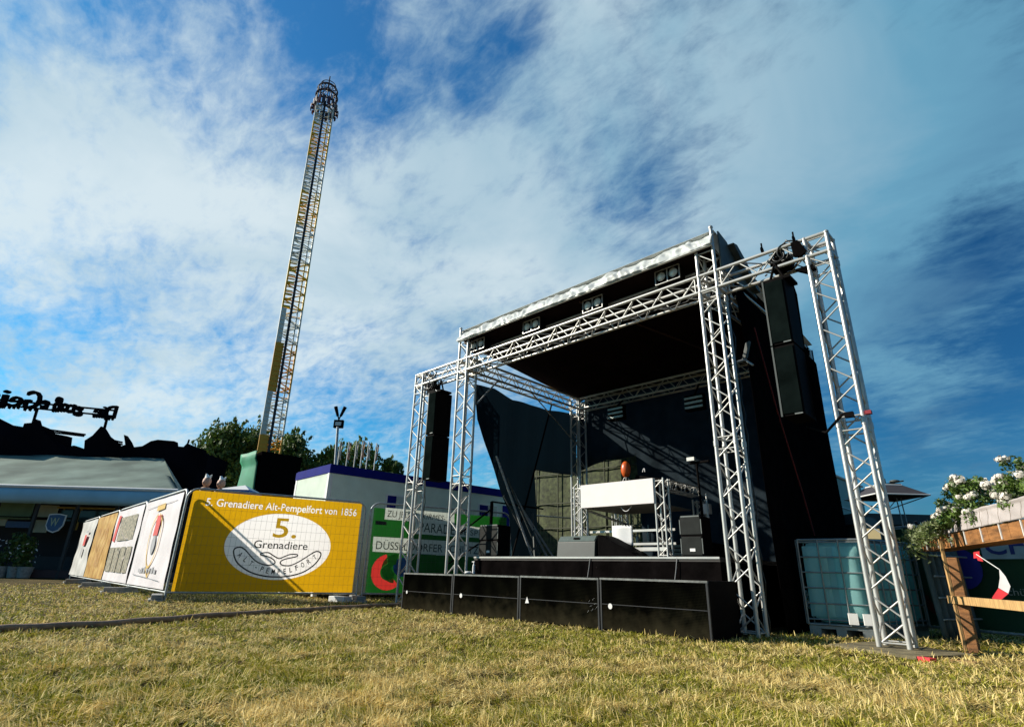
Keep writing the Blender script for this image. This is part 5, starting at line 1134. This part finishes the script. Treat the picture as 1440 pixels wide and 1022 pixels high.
# second dark stack: corrugated drum panels right behind the tank
t = thing('mesh_panel_stack', 'stack of dark corrugated grey sheets leaning behind the loudspeaker tower beside the tank', 'sheet stack', (-1.3, 9.3, 0))
mb = MB(); Q0 = Vector((-1.50, 9.15, 0)); Q1 = Vector((-1.22, 9.95, 0)); n = 60; d_ = (Q1 - Q0); nrm_ = Vector((d_.y, -d_.x, 0)).normalized()
mb.grid(lambda u_, v_: Q0 + d_ * u_ + nrm_ * (.05 * math.sin(u_ * 38)) + Z * (1.18 * v_) + nrm_ * (.06 * (1 - v_)), n, 6); mb.build('sheet', mat('dark_sheet', (.10, .12, .11), .5, .1, .3, 5), t, solid=.01)
mb = MB()
for z_ in (.25, .5, .75, 1.0): mb.tube(Q0 + nrm_ * .12 + Z * z_, Q1 + nrm_ * .12 + Z * z_, .012, 6)
mb.build('strap', STEEL, t)

# ------------------------------------------------------------------ trailer, parasol and far roofs behind the right tower
t = thing('sales_trailer', 'pale green trailer with arched window behind the black stage wall', 'trailer', flat(at_d(1190, 740, 15), 0))
TG = mat('trailer_green', (.16, .27, .23), .5, 0, .15, 2, .1, 3)
a0_ = at_d(1140, 640, 15); a1_ = at_d(1218, 700, 19)
A_ = flat(at_d(1130, 740, 14.2), 0); B_ = flat(at_d(1222, 740, 18.5), 0); zt_ = at_d(1166, 646, 15).z
mb = MB(); mb.obox(A_, B_ - A_, RIGHT * -3.0, Z * zt_); mb.build('body', TG, t, bevel=.08)
dd = (B_ - A_); nn_ = Vector((dd.y, -dd.x, 0)).normalized()
mb = MB(); mb.tube(A_ + Z * (zt_ - .03) + nn_ * .02, B_ + Z * (zt_ - .03) + nn_ * .02, .04, 8); mb.tube(A_ + Z * (zt_ * .74) + nn_ * .01, B_ + Z * (zt_ * .74) + nn_ * .01, .02, 6); mb.tube(A_ + Z * (zt_ * .6) + nn_ * .01, B_ + Z * (zt_ * .6) + nn_ * .01, .02, 6); mb.build('roof_rail', PALE, t)
mb = MB(); cW = A_.lerp(B_, .70); du = dd.normalized(); w2 = .36
arch = [cW + nn_ * .01 - du * w2 + Z * .8] + [cW + nn_ * .01 + du * (-w2 * math.cos(math.pi * k / 10)) + Z * (1.55 + .42 * math.sin(math.pi * k / 10)) for k in range(11)] + [cW + nn_ * .01 + du * w2 + Z * .8]
mb.prism(arch, nn_ * .02); mb.build('arched_window', mat('window_dark', (.02, .03, .035), .15), t)
# kiosk with bright interior
t = thing('kiosk', 'low dark kiosk with a lit curved window behind the loudspeaker tower', 'kiosk', flat(at_d(1245, 750, 16), 0))
A_ = flat(at_d(1208, 760, 16), 0); B_ = flat(at_d(1325, 760, 16), 0); zt_ = at_d(1260, 722, 16).z; DKG = mat('kiosk_dark_green', (.02, .045, .04), .6)
mb = MB(); mb.obox(A_, B_ - A_, FWD * 2.5, Z * (zt_ - .3)); mb.build('wall', DKG, t)
mb = MB(); mb.obox(A_ - RIGHT * .1 - FWD * .2 + Z * (zt_ - .298), (B_ - A_) + RIGHT * .2, FWD * 2.9, Z * .3); mb.build('roof', mat('kiosk_roof', (.03, .05, .055), .6), t)
cW = at_d(1224, 742, 15.9); mb = MB(); arch = [cW + RIGHT * (-.28) - Z * .35] + [cW + RIGHT * (-.28 * math.cos(math.pi * k / 10)) + Z * (.05 + .25 * math.sin(math.pi * k / 10)) for k in range(11)] + [cW + RIGHT * .28 - Z * .35]
mb.prism(arch, FWD * .03); w_ = mb.build('window', mat('kiosk_glass', (.06, .10, .12), .15), t)
mb = MB(); mb.obox(cW - RIGHT * .24 - Z * .3 - FWD * .012, RIGHT * .48, FWD * .01, Z * .28); mb.build('lit_counter', mat('lit_counter', (.6, .5, .25), .5, emit=((1, .75, .35), .35)), w_, off=OFF[t.name])
mb = MB(); mb.sphere(at_d(1262, 745, 15.8), .1, 10, 8); mb.build('round_lamp', PALE, t)
# parasol
pc = at_d(1243, 688, 14.2)
t = thing('parasol', 'wide dark square parasol with a pale rim on a thin pole above the kiosk', 'parasol', flat(pc, 0))
zr = at_d(1243, 700, 14.2).z; ztp = at_d(1243, 684, 14.2).z; hw_ = .66
cn = [flat(pc, zr) + RIGHT * (hw_ * sx_) + FWD * (hw_ * sy_) for sx_, sy_ in ((-1, -1), (1, -1), (1, 1), (-1, 1))]; tn = [flat(pc, ztp) + RIGHT * (.28 * sx_) + FWD * (.28 * sy_) for sx_, sy_ in ((-1, -1), (1, -1), (1, 1), (-1, 1))]
mb = MB(); mb.add(cn + tn, [(0, 1, 5, 4), (1, 2, 6, 5), (2, 3, 7, 6), (3, 0, 4, 7), (4, 5, 6, 7)]); mb.build('canopy', mat('parasol_dark', (.04, .035, .04), .8), t, solid=.02)
mb = MB(); mb.path(cn + [cn[0]], .018); mb.path(tn + [tn[0]], .025); mb.build('rim', PALE, t)
mb = MB(); mb.tube(flat(pc, 0), flat(pc, ztp), .03, 8)
for c_ in cn: mb.tube(flat(pc, zr - .3), c_, .012, 6)
for s_ in (.3, .42): mb.tube(flat(pc, 1.6) + RIGHT * s_, flat(pc, zr) + RIGHT * s_ * .9, .015, 6)
mb.build('pole', STEEL, t)
q = at_d(1256, 681, 14.2); t = thing('roof_antenna', 'small dark dish and box fitting on top of the parasol', 'antenna', q)
mb = MB(); mb.obox(q - RIGHT * .22 - Z * .05, RIGHT * .42, FWD * .25, Z * .08); mb.tube(q - RIGHT * .2, q + RIGHT * .28 + Z * .1, .02, 6); mb.sphere(q + RIGHT * .05 + Z * .08, .12, 12, 6, 1, 1, .35); mb.tube(q - RIGHT * .2 - Z * .0, q - RIGHT * .2 + Z * .14, .025, 6); mb.build('dish', DGREY, t)
# dark red shrub and hedge behind planter
q = at_d(1290, 745, 11.5); t = thing('flowering_shrub', 'dark red brown leaved shrub between the tower and the planter', 'shrub', flat(q, 0))
mb = MB(); leaf_cloud(mb, [(q + RIGHT * random.uniform(-.3, .3) + Z * random.uniform(-.5, .0), .28) for k in range(9)], 1400, .045, 5, .3); mb.build('foliage', mat('dark_red_leaf', (.05, .02, .022), .6, 0, .5, 8), t)
mb = MB(); mb.tube(flat(q, 0), q, .03, 6); mb.build('stem', BARK, t)

# green banner fence at the right, in shade
pR = Vector((-2.1, 10.35, 0)); dR = Vector((3.4, -1.35, 0)).normalized(); angR = math.atan2(dR.y, dR.x)
t = thing('barrier', 'low grey tube barrier carrying the dark green banner behind the wooden post', 'barrier', pR, rz=angR, local=True)
mb = MB()
for z_ in (.1, 1.44): mb.tube((0, .02, z_), (7.0, .02, z_), .018, 8)
for k in range(5): mb.tube((1.75 * k, .02, 0), (1.75 * k, .02, 1.44), .018, 8)
mb.build('rails', STEEL, t)
GRD = mat('dark_green_banner', (0.010, 0.050, 0.018), .6, 0, .3, 2, trans=.1)
t = banner('green_banner', 'dark green banner behind the wooden post with a white and blue text field', pR, angR, GRD, w=6.9, yoff=.03, seed=14, wr=.006, h=1.3, z0=.12)
mb = MB(); ring(mb, .95, .86, 0, .26, 0, 6.2832, .012); mb.build('blue_blur', mat('deep_blue', (.03, .03, .30), .6), t)
mb = MB(); ring(mb, .7, .55, .25, .36, 3.3, 6.0, .011); mb.build('red_blur', mat('deep_red', (.14, .02, .01), .6), t)
WS = mat('pale_blue_strip', (.40, .52, .58), .6)
mb = MB(); mb.add([Fx(a_, b_, .012) for a_, b_ in [(1.25, .98), (5.2, .98), (5.2, 1.36), (1.25, 1.36)]], [(0, 1, 2, 3)]); mb.build('text_strip', WS, t)
mb = MB(); put_text(mb, 'CHA', Fx(1.30, 1.04, .006), X, Z, .24, width=.78, bold=.02); mb.build('lettering', mat('blue_letters', (.03, .05, .25), .6), t)
mb = MB(); put_text(mb, 'Schützen', Fx(1.36, .55, .006), X, Z, .09, width=.5); mb.build('small_lettering', mat('small_letters', (.35, .35, .3), .6), t)
mb = MB(); ring(mb, 2.35, .35, .16, .30, .2, 2.9, .006); mb.build('white_arc', WHITE, t)

# ------------------------------------------------------------------ wooden post, planter, pennant
pb = Vector((-1.00, 7.95, 0))
t = thing('planter_stand', 'orange brown wooden post with a trough shelf and lower batten at the right edge', 'planter stand', pb)
dT = (Vector((-0.30, 6.46, 0)) - Vector((-1.35, 8.80, 0))).normalized()   # trough runs towards the camera on the right
mb = MB(); nT = Vector((dT.y, -dT.x, 0))
if nT.y > 0: nT = -nT
P0 = at_z(1366, 921, 0.0); P1 = at_z(1384, 916, 0.0); zt_ = .93
P0 = Vector((-1.05, 7.86, 0)); P1 = Vector((-.945, 7.865, 0))
mb.obox(P0 + Z * .0, P1 - P0, Vector((-.03, .05, 0)), Z * zt_); mb.build('post', WOOD, t, bevel=.004)
mb = MB(); mb.obox(P0 + Vector((-.028, -.01, 0)), Vector((.022, .012, 0)), Vector((-.02, .05, 0)), Z * 1.12); mb.build('batten', WOODL, t)
T0 = Vector((-1.42, 8.95, 0)); TL = 3.4
wT = -nT * .28
mb = MB(); npl = 15
for k in range(npl):
    s0 = TL * k / npl; mb.obox(T0 + dT * s0 + Z * 1.055, dT * (TL / npl - .006), nT * -.02, Z * .13)
mb.obox(T0 + Z * 1.04, dT * TL, -nT * .28, Z * .013); mb.obox(T0 - nT * .26 + Z * 1.055, dT * TL, -nT * .02, Z * .13); mb.build('trough', WOOD, t)
mb = MB()
for k in range(8): mb.obox(T0 + dT * (.2 + TL * k / 8) + nT * .012 + Z * 1.05, dT * .012, nT * -.01, Z * .14)
mb.build('trough_cord', PALE, t)
L0_ = Vector((-1.10, 8.0, .47)); mb = MB(); mb.obox(L0_, dT * 2.6, nT * .05, Z * .075); mb.build('lower_batten', WOODL, t)
# white cloth liner over the trough
LIN = mat('white_liner', (.50, .44, .42), .7, 0, .08, 3, .4, 14, trans=.2)
mb = MB()
def lin(u_, v_):
    s = TL * u_; pl = abs(((u_ * 17) % 1.0) * 2 - 1) ** 4
    top = .115 + .055 * min(1, u_ * 1.6); lip = .018 if v_ > .9 else 0.0
    return T0 + dT * (s + .02 * math.sin(31 * u_) * v_) + nT * (.022 - .03 * v_ + lip - .010 * pl + .003 * math.sin(60 * u_ + 9 * v_)) + Z * (1.187 + top * v_ + .006 * math.sin(14 * u_) * v_)
mb.grid(lin, 240, 12)
lt = thing('white_liner', 'pleated white cloth liner tucked into the wooden flower trough', 'cloth', T0 + Z * 1.187)
mb.build('cloth', LIN, lt, solid=.003)
for k in range(1, 15):
    u_ = (k + .0) / 17 + .01 * math.sin(5 * k); mb = MB(); mb.path([lin(u_ - .0012 * j, j / 6) + nT * .003 for j in range(7)], .002, 4); mb.build('seam', mat('liner_seam', (.22, .18, .15), .8) if k == 1 else bpy.data.materials['liner_seam'], lt)
# white geraniums
t = thing('flower_plants', 'white flowering plants with green leaves filling the wooden trough', 'flowers', T0 + Z * 1.2)
C = []
for k in range(90):
    u_ = random.random() * 1.05 - .04; s = TL * u_; hh = .10 + .26 * min(1.0, max(0, (u_ + .02) * 3.0)) * (.75 + .35 * math.sin(17 * u_)); C.append((T0 + dT * s - nT * random.uniform(-.04, .26) + Z * (1.22 + .07 * min(1, u_ * 1.6) + hh * random.random()), .075 + .035 * random.random()))
mb = MB(); leaf_cloud(mb, C + [(c_ + nT * .10 - Z * .10, r_ * .8) for c_, r_ in C[:40] if (c_ - T0).dot(dT) < 1.5], 19000, .022, 61, .2); mb.build('foliage', mat('geranium_leaf', (.05, .11, .016), .5, 0, .5, 9, c2=(.18, .28, .05), trans=.25), t)
rr = random.Random(4); WF = mat('white_petals', (.80, .74, .66), .6, 0, .05, trans=.2)
Ct = sorted(C, key=lambda c_: -(c_[0].z - .5 * (c_[0] - T0).dot(-nT)))[:70]
for k in range(90):
    c_, rad = Ct[rr.randrange(len(Ct))]; c_ = c_ + nT * rr.uniform(.0, .08) + Z * rr.uniform(.02, .09); mb = MB(); rf = rr.uniform(.028, .058)
    for j in range(80):
        d_ = Vector((rr.gauss(0, 1), rr.gauss(0, 1), .4 * rr.gauss(0, 1))).normalized() * rf * rr.uniform(.6, 1.25); b_ = d_.orthogonal().normalized() * .015; a_ = d_.cross(b_).normalized() * .015; p_ = c_ + d_ * rr.uniform(.5, 1)
        mb.add([p_ - a_, p_ + b_, p_ + a_, p_ - b_], [(0, 1, 2, 3)])
    mb.build('flower_head', WF, t)
t = thing('trailing_plant', 'trailing light green creeper spilling over the left end of the trough', 'plant', T0 + Z * 1.2)
mb = MB(); mb2_ = MB()
for k in range(34):
    s = rr.uniform(-.25, 1.15); q_ = T0 + dT * s + nT * .06 + Z * 1.3; ln_ = rr.uniform(.1, .38) * (1.1 - s * .5); pts = [q_ + Vector((rr.uniform(-.03, .03) * j, 0, -ln_ * j / 6)) + nT * (.05 + .02 * j * (6 - j) / 6) for j in range(7)]
    mb2_.path(pts, .003, 4); leaf_cloud(mb, [(p_, .04) for p_ in pts], 46, .022, rr.randrange(999), .1)
mb.build('foliage', mat('creeper_leaf', (.16, .22, .07), .5, 0, .5, 12, c2=(.34, .38, .18), trans=.3), t); mb2_.build('stem', LEAF, t)
# pennant and knot
q0 = at_y(1373, 779, 7.55); q1 = at_y(1405, 800, 7.3); q2 = at_y(1400, 835, 7.3)
t = thing('pennant', 'white and red pennant hanging from a cord with a red knot below the trough', 'pennant', q0)
mb = MB(); mb.path([q0, q0.lerp(q1, .5) + Z * .0, q1], .004, 6); mb.build('cord', PALE, t)
mb = MB(); mb.obox(q0 - Vector((.03, 0, .04)), (.05, 0, .01), (0, .012, 0), (.01, 0, .06)); mb.obox(q0 - Vector((.0, .004, .06)), (.04, 0, -.01), (0, .012, 0), (-.01, 0, .06)); mb.build('red_knot', RED, t)
PX = [(1405, 800), (1414, 810), (1421, 825), (1420, 837), (1412, 842), (1402, 838), (1396, 843), (1402, 825), (1405, 815)]
mb = MB(); mb.prism([at_y(a_, b_, 7.3) for a_, b_ in [(1405, 799), (1414, 810), (1421, 824), (1418, 834), (1404, 826), (1406, 812)]], (0, .006, 0)); mb.build('white_cloth', mat('pennant_white', (.78, .74, .74), .6), t)
mb = MB(); mb.prism([at_y(a_, b_, 7.3) for a_, b_ in [(1404, 826.4), (1418, 834.4), (1409, 842), (1398, 848), (1395, 840)]], (0, .006, 0)); mb.build('red_cloth', RED, t)
# green plastic chair back tip at the right edge
q = at_d(1438, 668, 5.2); t = thing('green_chair', 'green plastic chair back just showing at the right edge above the flowers', 'chair', q)
mb = MB(); mb.torus(q + RIGHT * .045, .05, .010, FWD, 20, 6); mb.tube(q - Z * .02 + RIGHT * .01, q + RIGHT * .10 - Z * .10, .010, 6); mb.build('back_frame', mat('green_plastic', (.02, .30, .08), .4), t)
